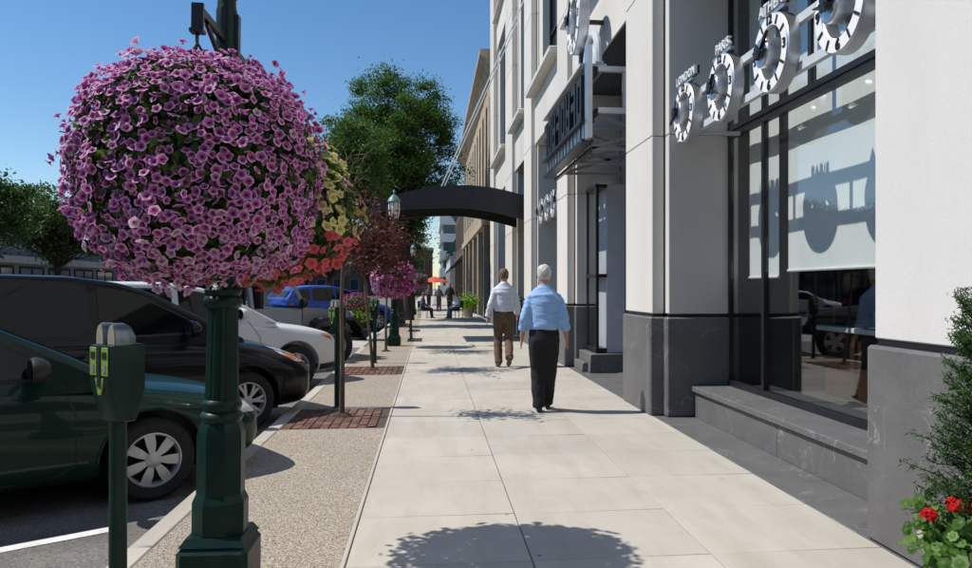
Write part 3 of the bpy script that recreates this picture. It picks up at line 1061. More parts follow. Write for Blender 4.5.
# ------------------------------------------------------------------ buildings farther along the right side
def row_building(name, label, x, y0, y1, h, wall, floors, bayw, cornice=True, depth=12, awn=None, gf='far_dark', winw=0.5, wallm2=None):
    t = thing(name, label, 'building', (x, (y0 + y1) / 2, 0))
    MB().box(x + 0.35, x + depth, y0, y1, 0, h - 0.1).build('building_core', wall, t, False, True)
    n = max(1, round((y1 - y0) / bayw))
    bw = (y1 - y0) / n
    g = floors[0]
    for k in range(n + 1):
        yy = y0 + k * bw
        MB().box(x - 0.06, x + 0.349, max(y0, yy - 0.32), min(y1, yy + 0.32), 0, g, 0.01).build('pilaster', wall, t, True, True)
    for k in range(n):
        a, b = y0 + k * bw + 0.325, y0 + (k + 1) * bw - 0.325
        w = MB().box(x + 0.2, x + 0.3, a, b, 0, 0.4).box(x + 0.2, x + 0.3, a, b, g - 0.7, g)
        for yy in (a + 0.03, (a + b) / 2, b - 0.03):
            w.box(x + 0.19, x + 0.3, yy - 0.03, yy + 0.03, 0.4, g - 0.7)
        wd = w.build('shop_front', gf, t, False, True)
        MB().box(x + 0.25, x + 0.26, a, b, 0.4, g - 0.7).build('pane', 'far_glass', wd, False, True)
        if awn:
            MB().prism([(x - 1.1, g - 1.2), (x - 1.1, g - 0.95), (x + 0.18, g - 0.1), (x + 0.18, g - 0.2)], a + 0.1, b - 0.1, 'y').build('awning', awn, t, False, True)
    MB().box(x - 0.14, x + 0.35, y0, y1, g + 0.004, g + 0.45, 0.03).build('belt_course', wall, t, True, True)
    for z0, z1 in zip(floors[:-1], floors[1:]):
        zb = z0 + 0.454 if z0 == floors[0] else z0
        for k in range(n * 2 + 1):
            yy = y0 + k * bw / 2
            hw = bw / 2 * (1 - winw) / 2
            MB().box(x, x + 0.349, max(y0, yy - hw), min(y1, yy + hw), zb, z1, 0.01).build('wall_pier', wallm2 or wall, t, True, True)
        for k in range(n * 2):
            a = y0 + k * bw / 2 + hw + 0.002
            b = y0 + (k + 1) * bw / 2 - hw - 0.002
            wd = MB().box(x + 0.02, x + 0.34, a, b, zb, zb + 0.8).box(x + 0.02, x + 0.34, a, b, z1 - 0.6, z1).box(x - 0.05, x + 0.3, a, b, zb + 0.802, zb + 0.9).build('window', wallm2 or wall, t, False, True)
            MB().box(x + 0.2, x + 0.22, a, b, zb + 0.9, z1 - 0.6).build('pane', 'far_glass', wd, False, True)
            MB().box(x + 0.17, x + 0.199, a, b, (zb + z1) / 2, (zb + z1) / 2 + 0.07).build('sash', 'far_dark', wd, False, True)
    if cornice:
        MB().prism([(x - 0.02, h - 0.9), (x - 0.25, h - 0.6), (x - 0.25, h - 0.45), (x - 0.55, h - 0.2), (x - 0.55, h), (x + 0.4, h), (x + 0.4, h - 0.9)], y0, y1, 'y').build('cornice', wall, t, False, True)
    return t

row_building('stone_building', 'tan stone building with tall upper windows and heavy cornice', 2.72, 33.3, 62, 12.0, 'old_stone', [4.6, 10.9], 4.8, True, gf='far_dark')
row_building('shop_building', 'darker brown shop block with black awnings beyond the stone building', 2.8, 62.3, 84, 9.6, 'bark_young', [4.2, 8.8], 5.4, True, awn='canopy_fabric')
row_building('green_awning_building', 'low white shop building under a sloping green roof', 2.2, 84.5, 104, 5.6, 'far_white', [3.4, 5.0], 5, False)
t = bpy.data.objects['green_awning_building']
MB().prism([(1.7, 5.3), (3.6, 8.2), (6, 8.2), (6, 5.3)], 84.6, 104, 'y').build('roof', 'green_roof', t, False, True)
tw = thing('far_tower', 'pale banded mid-rise closing the far end of the street', 'building', (6, 135, 0))
MB().box(2.0, 14, 128, 150, 0, 14.2).build('building_core', 'far_grey', tw, False, True)
for k in range(5):
    MB().box(1.6, 14.3, 127.4, 150, 0.5 + k * 2.9, 1.9 + k * 2.9).build('floor_band', 'far_white', tw, False, True)
    for j in range(4):
        MB().box(2.3 + j * 2.6, 4.1 + j * 2.6, 127.85, 127.95, 1.95 + k * 2.9, 3.3 + k * 2.9).build('window', 'far_glass', tw, False, True)

# ------------------------------------------------------------------ buildings across the street
def across(label, x, y0, y1, h, wall, band, nwin):
    t = thing('shop_block', label, 'building', (x, (y0 + y1) / 2, 0))
    MB().box(x - 12, x, y0, y1, 0, h).build('wall', wall, t, False, True)
    MB().box(x - 12.1, x + 0.12, y0 - 0.05, y1 + 0.05, h, h + 0.35).build('parapet', band, t, False, True)
    bw = (y1 - y0) / nwin
    for k in range(nwin):
        a, b = y0 + k * bw + 0.35, y0 + (k + 1) * bw - 0.35
        w = MB().box(x + 0.004, x + 0.07, a, b, 0.4, 0.55).box(x + 0.004, x + 0.07, a, b, 2.75, 2.9)
        for yy in (a + 0.04, (a + b) / 2, b - 0.04):
            w.box(x + 0.004, x + 0.07, yy - 0.04, yy + 0.04, 0.55, 2.75)
        wd = w.build('window', 'far_dark', t, False, True)
        MB().box(x + 0.01, x + 0.03, a, b, 0.55, 2.75).build('pane', 'far_glass', wd, False, True)
        if h > 5:
            wd = MB().box(x + 0.004, x + 0.08, a + .3, b - .3, 4.2, 4.35).build('window', band, t, False, True)
            MB().box(x + 0.01, x + 0.03, a + .3, b - .3, 4.35, h - 0.8).build('pane', 'far_glass', wd, False, True)
    MB().box(x + 0.004, x + 0.5, y0 + .2, y1 - .2, 3.05, 3.5).build('sign_band', band, t, False, True)
    return t
across('dark low shop block across the street behind the trees', -26, 18, 43, 4.6, 'far_dark', 'far_dark', 6)
across('grey shop block across the street with a pale band of windows', -26, 43.5, 66, 5.2, 'far_grey', 'far_white', 6)
across('tan two storey block farther along across the street', -26, 66.5, 96, 7.6, 'old_stone', 'far_grey', 7)
across('dark brick block closing the opposite side of the street', -26, 96.5, 150, 8.0, 'bark_young', 'far_grey', 9)

# blocks added out of view to hold back sky light, then the far end
across('grey brick block across the street, added unseen to cut sky light', -26, -14, 17.5, 7.0, 'far_dark', 'far_grey', 7)
across('brown block across the street, added unseen behind the viewpoint against sky light', -26, -50, -14.5, 9.0, 'bark_young', 'far_grey', 8)
row_building('stone_building', 'brown stone block added unseen on the shop side to dim sky light', 2.72, -50, -3.2, 12.0, 'bark_young', [4.6, 10.9], 6.0, True)
tq = thing('end_block', 'dark unseen block added behind the viewpoint to cut sky light', 'building', (-10, -62, 0))
MB().box(-40, 20, -72, -60, 0, 10).build('wall', 'bark_young', tq, False, True)
for k in range(12):
    wd = MB().box(-34 + k * 4.2, -32 + k * 4.2, -60.0, -59.9, 1, 3.2).build('window', 'far_grey', tq, False, True)
    MB().box(-33.9 + k * 4.2, -32.1 + k * 4.2, -59.9, -59.88, 1.1, 3.1).build('pane', 'far_glass', wd, False, True)
tq = thing('end_block', 'dark brick block at the far bend of the street', 'building', (-14, 158, 0))
MB().box(-30, 0.5, 152, 166, 0, 9).build('wall', 'bark_young', tq, False, True)
MB().box(-30.2, 0.7, 151.8, 166, 9, 9.5).build('parapet', 'far_grey', tq, False, True)
for k in range(9):
    for z in (1.0, 5.0):
        wd = MB().box(-28.5 + k * 3.2, -26.7 + k * 3.2, 151.85, 151.99, z, z + 2.3).build('window', 'far_grey', tq, False, True)
        MB().box(-28.4 + k * 3.2, -26.8 + k * 3.2, 151.83, 151.849, z + .1, z + 2.2).build('pane', 'far_glass', wd, False, True)
# ================================================================== STREET FURNITURE
def lamp_post():
    t = thing('lamp_post', 'dark green cast iron lamp post carrying the big petunia basket', 'lamp post', (-1.06, 3.98, 0))
    def octo(s):
        return [(s * math.cos(PI / 8 + k * PI / 4), s * math.sin(PI / 8 + k * PI / 4)) for k in range(8)]
    b = MB()
    b.box(-0.20, 0.20, -0.20, 0.20, 0.0, 0.235, 0.03)
    b.add([(x, y, 0.235) for x, y in ((-.185, -.185), (.185, -.185), (.185, .185), (-.185, .185))] + [(x, y, 0.275) for x, y in ((-.155, -.155), (.155, -.155), (.155, .155), (-.155, .155))],
          [(0, 1, 5, 4), (1, 2, 6, 5), (2, 3, 7, 6), (3, 0, 4, 7), (4, 5, 6, 7)])
    b.build('base_plate', 'green_iron', t, True, False, 20)
    MB().lathe([(0.160, 0.275), (0.160, 0.43), (0.138, 0.47), (0.138, 0.76), (0.128, 0.80), (0.112, 0.83)], 8, None, rot=PI / 8).build('pedestal', 'green_iron', t, True, False, 15)
    MB().lathe([(0.112, 0.83), (0.118, 0.84), (0.124, 0.855), (0.118, 0.87), (0.102, 0.88), (0.114, 0.90), (0.116, 0.915), (0.108, 0.93), (0.098, 0.94)], 32).build('lower_collar', 'green_iron', t)
    fl = lambda i, a: 1 - 0.055 * (0.5 + 0.5 * math.cos(16 * a)) ** 2
    MB().lathe([(0.098, 0.94), (0.095, 0.97), (0.090, 1.2), (0.086, 1.40)], 96, None, fl).build('fluted_shaft', 'green_iron', t, True, False, 50)
    MB().lathe([(0.088, 1.40), (0.100, 1.405), (0.110, 1.42), (0.112, 1.44), (0.104, 1.455), (0.094, 1.46), (0.104, 1.475), (0.106, 1.49), (0.096, 1.50), (0.07, 1.52), (0.062, 1.54)], 32).build('upper_collar', 'green_iron', t)
    MB().lathe([(0.060, 1.54), (0.055, 2.1), (0.050, 2.66)], 24).build('pole', 'green_iron', t)
    MB().lathe([(0.056, 2.60), (0.060, 2.61), (0.060, 2.90), (0.054, 2.92), (0.052, 2.96), (0.062, 2.97), (0.064, 3.06), (0.05, 3.10), (0.05, 3.2)], 24).build('sleeve', 'green_iron', t)
    MB().box(-0.012, 0.012, -0.07, 0.07, 2.66, 2.9).box(0.055, 0.075, -0.03, 0.03, 2.62, 2.88).build('clamp', 'black_iron', t, False)
    # baskets hang from arms along the street
    for s in (-1, 1):
        a = MB()
        a.bar((0, s * 0.055, 2.745), (0, s * 0.56, 2.745), 0.03, 0.035)
        a.bar((0, s * 0.055, 2.60), (0, s * 0.40, 2.72), 0.02)
        a.box(-0.03, 0.03, s * 0.56 - 0.012, s * 0.56 + 0.012, 2.64, 2.765)
        a.box(-0.035, 0.035, s * 0.56 - 0.03, s * 0.56 + 0.03, 2.632, 2.648)
        a.build('basket_arm', 'black_iron', t, False)
    l = MB().lathe([(0.05, 3.2), (0.10, 3.23), (0.13, 3.26), (0.13, 3.29)], 16).build('lantern_base', 'green_iron', t)
    gl = MB().lathe([(0.12, 3.29), (0.17, 3.45), (0.18, 3.6), (0.17, 3.72)], 8, None).build('lantern', 'lantern_glass', t, True, False, 20)
    rb = MB()
    for k in range(8):
        q = k * PI / 4
        rb.tube([(r_ * math.cos(q), r_ * math.sin(q), z) for r_, z in ((0.125, 3.28), (0.175, 3.45), (0.186, 3.6), (0.176, 3.73))], 0.009, 5)
    rb.build('rib', 'green_iron', gl)
    MB().lathe([(0.20, 3.72), (0.21, 3.74), (0.17, 3.82), (0.08, 3.90), (0.03, 3.93), (0.03, 3.97), (0.045, 3.99), (0.03, 4.03), (0.0, 4.06)], 24).build('lantern_roof', 'patina', t)
    return t

lamp = lamp_post()
lamp.rotation_euler = (0, R(0.7), 0)
lamp.scale = (0.85, 0.85, 1)
lamp2 = copy_tree(lamp)
lamp2.location = (-0.93, 19.95, 0)
lamp2.rotation_euler = (0, 0, 0)
lamp2['label'] = 'dark green lamp post farther along, beside the planter tub, with magenta basket'
lamp3 = copy_tree(lamp)
lamp3.location = (-0.93, 43, 0)
lamp3.rotation_euler = (0, 0, R(90))
lamp3['label'] = 'distant dark green lamp post past the bench and big tree'

# ------------------------------------------------------------------ flowers
def flower_geo(lobes, n_per, r, depth, seed):
    rr = random.Random(seed)
    n = lobes * n_per
    vs = [(0, 0, -depth)]
    rad = [0.0]
    jit = [rr.uniform(0.92, 1.08) for _ in range(lobes)]
    for ring, (q, z, a) in enumerate(((0.30, -0.25 * depth, 0.35), (0.72, 0.12 * depth, 0.72), (1.0, 0.0, 1.0))):
        for k in range(n):
            th = 2 * PI * k / n
            lob = 0.5 + 0.5 * math.cos(lobes * th)
            rad_k = r * q * (1 + (0.20 * (lob - 0.6) if ring == 2 else 0.05 * (lob - 0.5))) * (jit[k // n_per] if ring == 2 else 1)
            zz = z + (0.16 * r * (lob - 0.5) + rr.uniform(-0.05, 0.05) * r if ring == 2 else 0)
            vs.append((rad_k * math.cos(th), rad_k * math.sin(th), zz))
            rad.append(a)
    fs = [(0, 1 + k, 1 + (k + 1) % n) for k in range(n)]
    for q in range(2):
        o = 1 + q * n
        fs += [(o + k, o + n + k, o + n + (k + 1) % n, o + (k + 1) % n) for k in range(n)]
    return np.array(vs), fs, np.array(rad)

def flower_mesh(name, m, geo):
    me = bpy.data.meshes.new(name)
    me.from_pydata([tuple(v) for v in geo[0]], [], geo[1])
    at = me.attributes.new('rad', 'FLOAT', 'POINT')
    at.data.foreach_set('value', geo[2].astype(np.float32))
    me.polygons.foreach_set('use_smooth', [True] * len(me.polygons))
    me.materials.append(MATS[m])
    return me

def flowers_joined(name, m, geos, places, parent):
    V, F, A = [], [], []
    o = 0
    for k, (p, mt) in enumerate(places):
        g = geos[k % len(geos)]
        v = g[0] @ np.array(mt.to_3x3()).T + np.array(p)
        V.append(v)
        F += [tuple(i + o for i in f) for f in g[1]]
        A.append(g[2])
        o += len(v)
    me = bpy.data.meshes.new(name)
    me.from_pydata(np.concatenate(V).tolist(), [], F)
    at = me.attributes.new('rad', 'FLOAT', 'POINT')
    at.data.foreach_set('value', np.concatenate(A).astype(np.float32))
    me.polygons.foreach_set('use_smooth', [True] * len(me.polygons))
    ob = link(name, me, m, parent)
    ob['kind'] = 'stuff'
    return ob

def facing(nv, rr, scale=1.0):
    q = Vector(nv).to_track_quat('Z', 'Y').to_matrix().to_4x4()
    return q @ Matrix.Rotation(rr.uniform(0, 2 * PI), 4, 'Z') @ Matrix.Scale(scale, 4)

GEO_P = [flower_geo(5, 4, 0.0196, 0.015, s) for s in range(4)]
GEO_G = [flower_geo(5, 2, 0.018, 0.006, s) for s in range(10, 13)]

def blob_points(n, cen, rad, dmin, seed, warp=0.10):
    """points spread over a lumpy ellipsoid, with outward normals"""
    rr = random.Random(seed)
    pts = []
    cell = {}
    tries = 0
    while len(pts) < n and tries < n * 60:
        tries += 1
        d = Vector((rr.gauss(0, 1), rr.gauss(0, 1), rr.gauss(0, 1))).normalized()
        w = 1 + warp * noise.noise(d * 1.9 + Vector((seed, 0, 0))) + 0.5 * warp * noise.noise(d * 5.0 + Vector((0, seed, 0)))
        if noise.noise(d * 3.6 + Vector((0, 0, seed * 1.7))) < -0.34 and rr.random() < 0.8:
            continue
        w *= (abs(d.x) ** 2.6 + abs(d.y) ** 2.6 + abs(d.z) ** 2.6) ** (-1 / 2.6) * 0.955
        q = Vector((d.x * rad[0] * w, d.y * rad[1] * w, d.z * rad[2] * w))
        key = (int(q.x / dmin // 1), int(q.y / dmin // 1), int(q.z / dmin // 1))
        bad = False
        for i in (-1, 0, 1):
            for j in (-1, 0, 1):
                for k in (-1, 0, 1):
                    for o in cell.get((key[0] + i, key[1] + j, key[2] + k), ()):
                        if (o - q).length < dmin:
                            bad = True
                            break
        if bad:
            continue
        cell.setdefault(key, []).append(q)
        nv = Vector((d.x / rad[0], d.y / rad[1], d.z / rad[2])).normalized()
        pts.append((q, nv, d))
    return pts

def basket(loc, rad, label, seed, colour, nfl, dmin, nparts, zarm, leafn=9000, fscale=1.0, cam_dir=None, geo=None):
    t = thing('hanging_basket', label, 'hanging basket', loc)
    rr = random.Random(seed)
    pts = blob_points(nfl, loc, rad, dmin, seed)
    lst = {}
    for q, nv, d in pts:
        m, sc_, g = colour(d, rr)
        jig = Vector((rr.gauss(0, .42), rr.gauss(0, .42), rr.gauss(0, .42) + 0.25))
        lst.setdefault((m, g), []).append((q * (rr.uniform(0.93, 1.05) if rr.random() < 0.9 else rr.uniform(1.04, 1.13)), (nv + jig).normalized(), sc_ * rr.uniform(0.82, 1.18) * fscale, nv))
    left = nparts
    tot = sum(len(v) for v in lst.values())
    for (m, g), L in lst.items():
        geos = GEO_P if g == 'p' else GEO_G
        if cam_dir is not None:
            L.sort(key=lambda e: -e[3].dot(cam_dir))
        k_parts = min(left, int(round(nparts * len(L) / tot)), len(L))
        meshes = [flower_mesh('flower', m, gg) for gg in geos]
        for k, (q, nv, s, _) in enumerate(L[:k_parts]):
            ob = bpy.data.objects.new('flower', meshes[k % len(meshes)])
            C.objects.link(ob)
            ob.parent = t
            ob.matrix_local = Matrix.Translation(q) @ facing(nv, rr, s)
        rest = [(q, facing(nv, rr, s)) for q, nv, s, _ in L[k_parts:]]
        if rest:
            flowers_joined('flower_mass', m, geos, rest, t)
    gen = np.random.default_rng(seed)
    d = gen.normal(size=(leafn, 3))
    d /= np.linalg.norm(d, axis=1)[:, None]
    rdl = gen.uniform(0.45, 1.0, leafn) ** 0.45
    cen = d * np.array(rad) * (rdl * 0.99)[:, None]
    me = card_mesh('foliage', cen, gen.uniform(0.03, 0.062, leafn) * fscale, gen, 0.6, d)
    fo = link('foliage', me, 'petunia_leaf', t)
    fo['kind'] = 'stuff'
    st = MB()
    for k in range(60):
        e = Vector(gen.normal(size=3)).normalized()
        e = Vector((e.x * rad[0], e.y * rad[1], abs(e.z) * rad[2] if k % 2 else e.z * rad[2]))
        st.tube([e * 0.3, e * 0.75 + Vector((0, 0, 0.02)), e * 1.06], [0.004, 0.003, 0.002], 4)
    st.build('stems', 'petunia_leaf', t)['kind'] = 'stuff'
    zt = zarm - loc[2]
    MB().lathe([(0.02, -0.26), (0.14, -0.22), (0.22, -0.12), (0.26, 0.02), (0.255, 0.02), (0.2, -0.1), (0.0, -0.2)], 20).build('basket_bowl', 'coir', t)
    hg = MB()
    for k in range(3):
        q = 2 * PI * k / 3
        hg.tube([(0.25 * math.cos(q), 0.25 * math.sin(q), 0.02), (0.12 * math.cos(q), 0.12 * math.sin(q), zt * 0.6), (0, 0, zt - 0.05)], 0.006, 5)
    hg.build('hanger', 'black_iron', t)
    MB().tube([(0, 0, zt - 0.06), (0, 0, zt - 0.02), (0.0, 0.03, zt + 0.01), (0.0, 0.0, zt + 0.045)], 0.008, 6).build('hook', 'black_iron', t)
    return t

def col_big(d, rr):
    if d.z < -0.55 and rr.random() < 0.3 or d.z > 0.75 and d.x < -0.2 and rr.random() < 0.35:
        return 'petunia_pale', 1.05, 'p'
    return ('petunia_pale' if rr.random() < 0.03 else 'petunia_pink'), 1.0, 'p'

basket((-1.03, 3.505, 2.02), (0.52, 0.48, 0.49), 'huge ball of pink petunias hanging from the lamp post', 3, col_big, 3000, 0.0225, 300, 2.64, 13000, 1.0, Vector((0.3, -0.95, -0.15)).normalized())

def col_mixed(d, rr):
    if d.z > -0.30 and d.x > -0.1:
        return ('petunia_yellow', 1.45, 'p') if rr.random() < 0.9 else ('petunia_pink', 1.0, 'p')
    if d.z <= -0.25:
        return 'geranium_coral', 1.55, 'g'
    return 'petunia_pink', 1.0, 'p'
basket((-0.98, 4.455, 1.96), (0.55, 0.50, 0.46), 'hanging basket of yellow petunias and coral geraniums behind the pink ball', 9, col_mixed, 800, 0.04, 260, 2.64, 9000, 1.0, Vector((0.6, -0.7, -0.2)).normalized())

def col_mag(d, rr):
    k = rr.random()
    return ('petunia_magenta' if k < 0.5 else 'petunia_pink' if k < 0.75 else 'petunia_pale'), 1.3, 'p'
basket((-0.93, 19.42, 1.72), (0.56, 0.5, 0.46), 'smaller far basket of magenta and pale petunias on the second lamp post', 21, col_mag, 900, 0.042, 0, 2.64, 5000, 1.55)
basket((-0.6, 42.6, 1.9), (0.5, 0.45, 0.42), 'faint distant basket of petunias on the third lamp post', 23, col_mag, 250, 0.07, 0, 2.64, 1500, 1.6)

# ------------------------------------------------------------------ parking meters
def meter():
    t = thing('parking_meter', '', 'parking meter', (0, 0, 0))
    MB().lathe([(0.085, 0.0), (0.085, 0.012), (0.052, 0.02), (0.050, 1.0)], 20).build('pole', 'meter_green', t)
    # housing: front faces -x, two bays side by side along y
    h = MB()
    prof = [(-0.115, 1.335), (0.115, 1.335), (0.115, 1.13), (0.06, 0.99), (-0.05, 0.99), (-0.095, 1.10), (-0.115, 1.18)]
    h.prism(prof, -0.105, 0.105, 'y')
    hb = h.build('housing', 'meter_green', t, True, False, 25)
    baked(hb, [('BEVEL', dict(width=0.012, segments=2))])
    smooth_mesh(hb.data, 30)
    MB().box(-0.122, -0.10, -0.016, 0.016, 1.15, 1.325).build('slot', 'clock_black', hb, False)
    for s in (-1, 1):
        y0 = s * 0.060
        MB().box(-0.1195, -0.114, y0 - 0.034, y0 + 0.034, 1.20, 1.325, 0.002).build('label_plate', 'meter_label', hb)
        MB().box(-0.1235, -0.1195, y0 - 0.02, y0 + 0.02, 1.275, 1.305).build('coin_plate', 'clock_black', hb, False)
        MB().box(-0.1235, -0.1195, y0 - 0.012, y0 + 0.012, 1.215, 1.25).build('coin_slot', 'silver', hb, False)
        # dome: a thick half disc with a pale dial plate on its front
        D = [(y0 - 0.043, 1.333)] + [(y0 + 0.043 * math.cos(a), 1.36 + 0.072 * math.sin(a)) for a in np.linspace(PI, 0, 13)] + [(y0 + 0.043, 1.333)]
        dm = MB()
        n = len(D)
        for k, (xx, sc_) in enumerate(((-0.075, 0.96), (-0.06, 1.0), (0.0, 0.98), (0.04, 0.82), (0.065, 0.5))):
            for (a, b) in D:
                dm.v.append((xx, y0 + (a - y0) * sc_, 1.333 + (b - 1.333) * sc_))
        for k in range(4):
            for j in range(n):
                dm.f.append((k * n + j, k * n + (j + 1) % n, (k + 1) * n + (j + 1) % n, (k + 1) * n + j))
        dm.f += [tuple(range(n)), tuple(4 * n + j for j in range(n - 1, -1, -1))]
        dm_o = dm.build('dome', 'meter_dome', t)
        pl = [(y0 + (a - y0) * 0.82, 1.333 + (b - 1.333) * 0.86 + 0.004) for a, b in D]
        MB().prism(pl, -0.079, -0.0745, 'x').build('dial_plate', 'meter_plate', dm_o, False)
    MB().prism([(-0.045, 1.19), (0.045, 1.19), (0.012, 1.115), (-0.012, 1.115)], -0.1165, -0.106, 'x').build('arrow_label', 'meter_label', hb, False)
    return t
m0 = meter()
m0.scale = (0.70, 0.70, 0.945)
m0.location = (-1.325, 3.40, 0)
m0.rotation_euler = (0, 0, R(52))
m0['label'] = 'twin-dome green parking meter beside the lamp post, in front of the green car'
m1 = copy_tree(m0)
m1.location = (-1.16, 9.72, 0)
m1.rotation_euler = (0, 0, R(40))
m1['label'] = 'green parking meter standing beside the first young tree'
m2 = copy_tree(m0)
m2.location = (-1.10, 15.4, 0)
m2.rotation_euler = (0, 0, R(75))
m2['label'] = 'green parking meter standing past the leaning second young tree'

# ------------------------------------------------------------------ planter tub, bench
pt = thing('planter_tub', 'dark tub planter of pink petunias on the kerb bump-out', 'planter', (-2.1, 22.3, 0))
MB().lathe([(0.26, 0.0), (0.28, 0.03), (0.36, 0.62), (0.40, 0.66), (0.40, 0.72), (0.35, 0.72), (0.34, 0.66), (0.0, 0.64)], 24).build('tub', 'car_black_trim', pt)
rr = random.Random(4)
pl = [(q + Vector((0, 0, 1.02)), facing((nv + Vector((0, 0, 0.3))).normalized(), rr, 1.3)) for q, nv, d in blob_points(230, None, (0.46, 0.46, 0.36), 0.05, 31) if q.z > -0.2]
flowers_joined('flower_mass', 'petunia_magenta', GEO_P, pl, pt)
gen = np.random.default_rng(8)
d = gen.normal(size=(2600, 3)); d /= np.linalg.norm(d, axis=1)[:, None]
cen = d * np.array((0.44, 0.44, 0.36)) * gen.uniform(0.5, 1, (2600, 1)) + np.array((0, 0, 0.95))
link('foliage', card_mesh('foliage', cen, 0.06, gen, 0.6, d), 'petunia_leaf', pt)['kind'] = 'stuff'
cen = gen.normal(size=(500, 3)) * np.array((0.2, 0.2, 0.10)) + np.array((0.12, -0.2, 0.72))
link('trailing_foliage', card_mesh('foliage', cen, 0.07, gen, 0.7), 'lime_leaf', pt)['kind'] = 'stuff'

def bench(loc, rz, label):
    t = thing('park_bench', label, 'bench', loc, rz, None)
    for s in (-0.72, 0.72):
        MB().tube([(s, -0.24, 0), (s, -0.22, 0.42), (s, -0.23, 0.62), (s, 0.20, 0.64)], 0.022, 8).build('leg', 'black_iron', t)
        MB().tube([(s, 0.24, 0), (s, 0.18, 0.42), (s, 0.30, 0.86)], 0.022, 8).build('leg', 'black_iron', t)
    for k in range(5):
        MB().box(-0.75, 0.75, -0.22 + k * 0.085, -0.15 + k * 0.085, 0.42, 0.445, 0.006).build('seat_slat', 'black_iron', t)
    for k in range(4):
        z = 0.52 + k * 0.09
        y = 0.215 + (z - 0.42) * 0.27
        MB().box(-0.75, 0.75, y - 0.035, y - 0.012, z, z + 0.065, 0.006).build('back_slat', 'black_iron', t)
    return t
bench((-0.78, 22.2, 0), R(90), 'black slatted park bench on the walk past the second lamp post')
bench((-0.9, 27.0, 0), R(90), 'black slatted park bench in the shade before the big tree')

# ------------------------------------------------------------------ trees
def limb_path(a, b, rr, n=5, wob=0.08, sag=0.0):
    a, b = Vector(a), Vector(b)
    L = (b - a).length
    pts = []
    for i in range(n + 1):
        f = i / n
        p = a.lerp(b, f)
        p += Vector((rr.uniform(-1, 1), rr.uniform(-1, 1), rr.uniform(-1, 1))) * wob * L * math.sin(PI * f)
        p.z += math.sin(PI * f) * sag * L
        pts.append(p)
    return pts

def tree(name, label, loc, trunk, tr, cen, rad, ncl, clr, nleaf, lsize, leafm, barkm, seed, group=None, fork=0.45, aspect=0.5, gap=0.0, flat=0.6):
    """trunk = list of local points; crown = leaf clumps on limbs spread through an ellipsoid"""
    rr = random.Random(seed)
    gen = np.random.default_rng(seed)
    t = thing(name, label, 'tree', loc, 0, group)
    tb = MB()
    n = len(trunk)
    tb.tube(trunk, [tr * (1.25 if i == 0 else 1 - 0.75 * i / (n - 1)) for i in range(n)], 12)
    lb = MB()
    cls = []
    while len(cls) < ncl:
        d = Vector((rr.gauss(0, 1), rr.gauss(0, 1), rr.gauss(0, 1))).normalized()
        f = rr.random() ** 0.5
        p = Vector((d.x * rad[0], d.y * rad[1], d.z * rad[2])) * f
        if noise.noise(p * (1.1 / max(rad)) * 3.1 + Vector((seed, 3, 1))) < gap - 0.25:
            continue
        cls.append(Vector(cen) + p)
    tp = [Vector(p) for p in trunk]
    C_, N_ = [], []
    for c in cls:
        # leave the trunk somewhat below the clump
        k = fork + (1 - fork) * min(1, max(0, (c.z - tp[0].z - 0.3 * (tp[-1].z - tp[0].z)) / (tp[-1].z - tp[0].z + 1e-6))) * 0.8
        i = min(int(k * (n - 1)), n - 2)
        s = tp[i].lerp(tp[i + 1], k * (n - 1) - i)
        r0 = tr * (1 - 0.75 * k) * 0.42
        lb.tube(limb_path(s, c, rr, 5, 0.10, 0.05), [r0 * (1 - 0.8 * j / 5) for j in range(6)], 5)
        m = int(nleaf / ncl)
        e = gen.normal(size=(m, 3))
        e /= np.linalg.norm(e, axis=1)[:, None]
        q = gen.normal(size=(m, 3)) * 0.52 * clr * rr.uniform(0.5, 1.25) * np.array((1, 1, flat))
        C_.append(q + np.array(c))
    tb.build('trunk', barkm, t, True, False, 60)
    lb.build('limbs', barkm, t, True, False, 60)
    cen_ = np.concatenate(C_)
    me = card_mesh('crown', cen_, gen.uniform(0.7, 1.3, len(cen_)) * lsize, gen, aspect, np.array([[0, 0, 0.6]]).repeat(len(cen_), 0))
    o = link('crown', me, leafm, t)
    o['kind'] = 'stuff'
    return t

# big honey locust on the same side of the street, and its neighbour behind
tree('honey_locust', 'tall airy green locust tree rising behind the second lamp post', (-1.05, 36, 0),
     [(0, 0, -0.05), (0.05, 0, 1.5), (-0.05, 0.1, 3.2), (-0.3, 0.1, 5.0), (-0.5, 0, 7.2), (-0.4, 0, 9.4)], 0.26, (-0.5, 0.2, 7.75), (2.9, 3.0, 4.2), 330, 0.62, 75000, 0.135, 'locust_leaf', 'bark_dark', 4, fork=0.3, aspect=0.45, gap=0.15)
tree('honey_locust', 'green locust tree leaning over the parked cars, lower than the tall one', (-1.15, 30.0, 0),
     [(0, 0, -0.05), (-0.1, 0, 1.6), (-0.5, 0, 3.0), (-1.2, 0, 4.6), (-1.7, 0, 6.0), (-1.9, 0, 7.2)], 0.17, (-1.9, 0, 5.9), (1.5, 1.6, 2.6), 130, 0.5, 28000, 0.12, 'locust_leaf', 'bark_dark', 14, fork=0.35, aspect=0.45, gap=0.03)
tree('honey_locust', 'low green tree behind the tall locust, farther along the kerb', (-1.5, 52, 0),
     [(0, 0, -0.05), (0, 0, 2), (0.1, 0, 4), (0, 0, 6.5)], 0.2, (-0.9, 0, 5.4), (1.9, 2.6, 3.2), 140, 0.7, 30000, 0.16, 'locust_leaf', 'bark_dark', 24, fork=0.3, aspect=0.45)
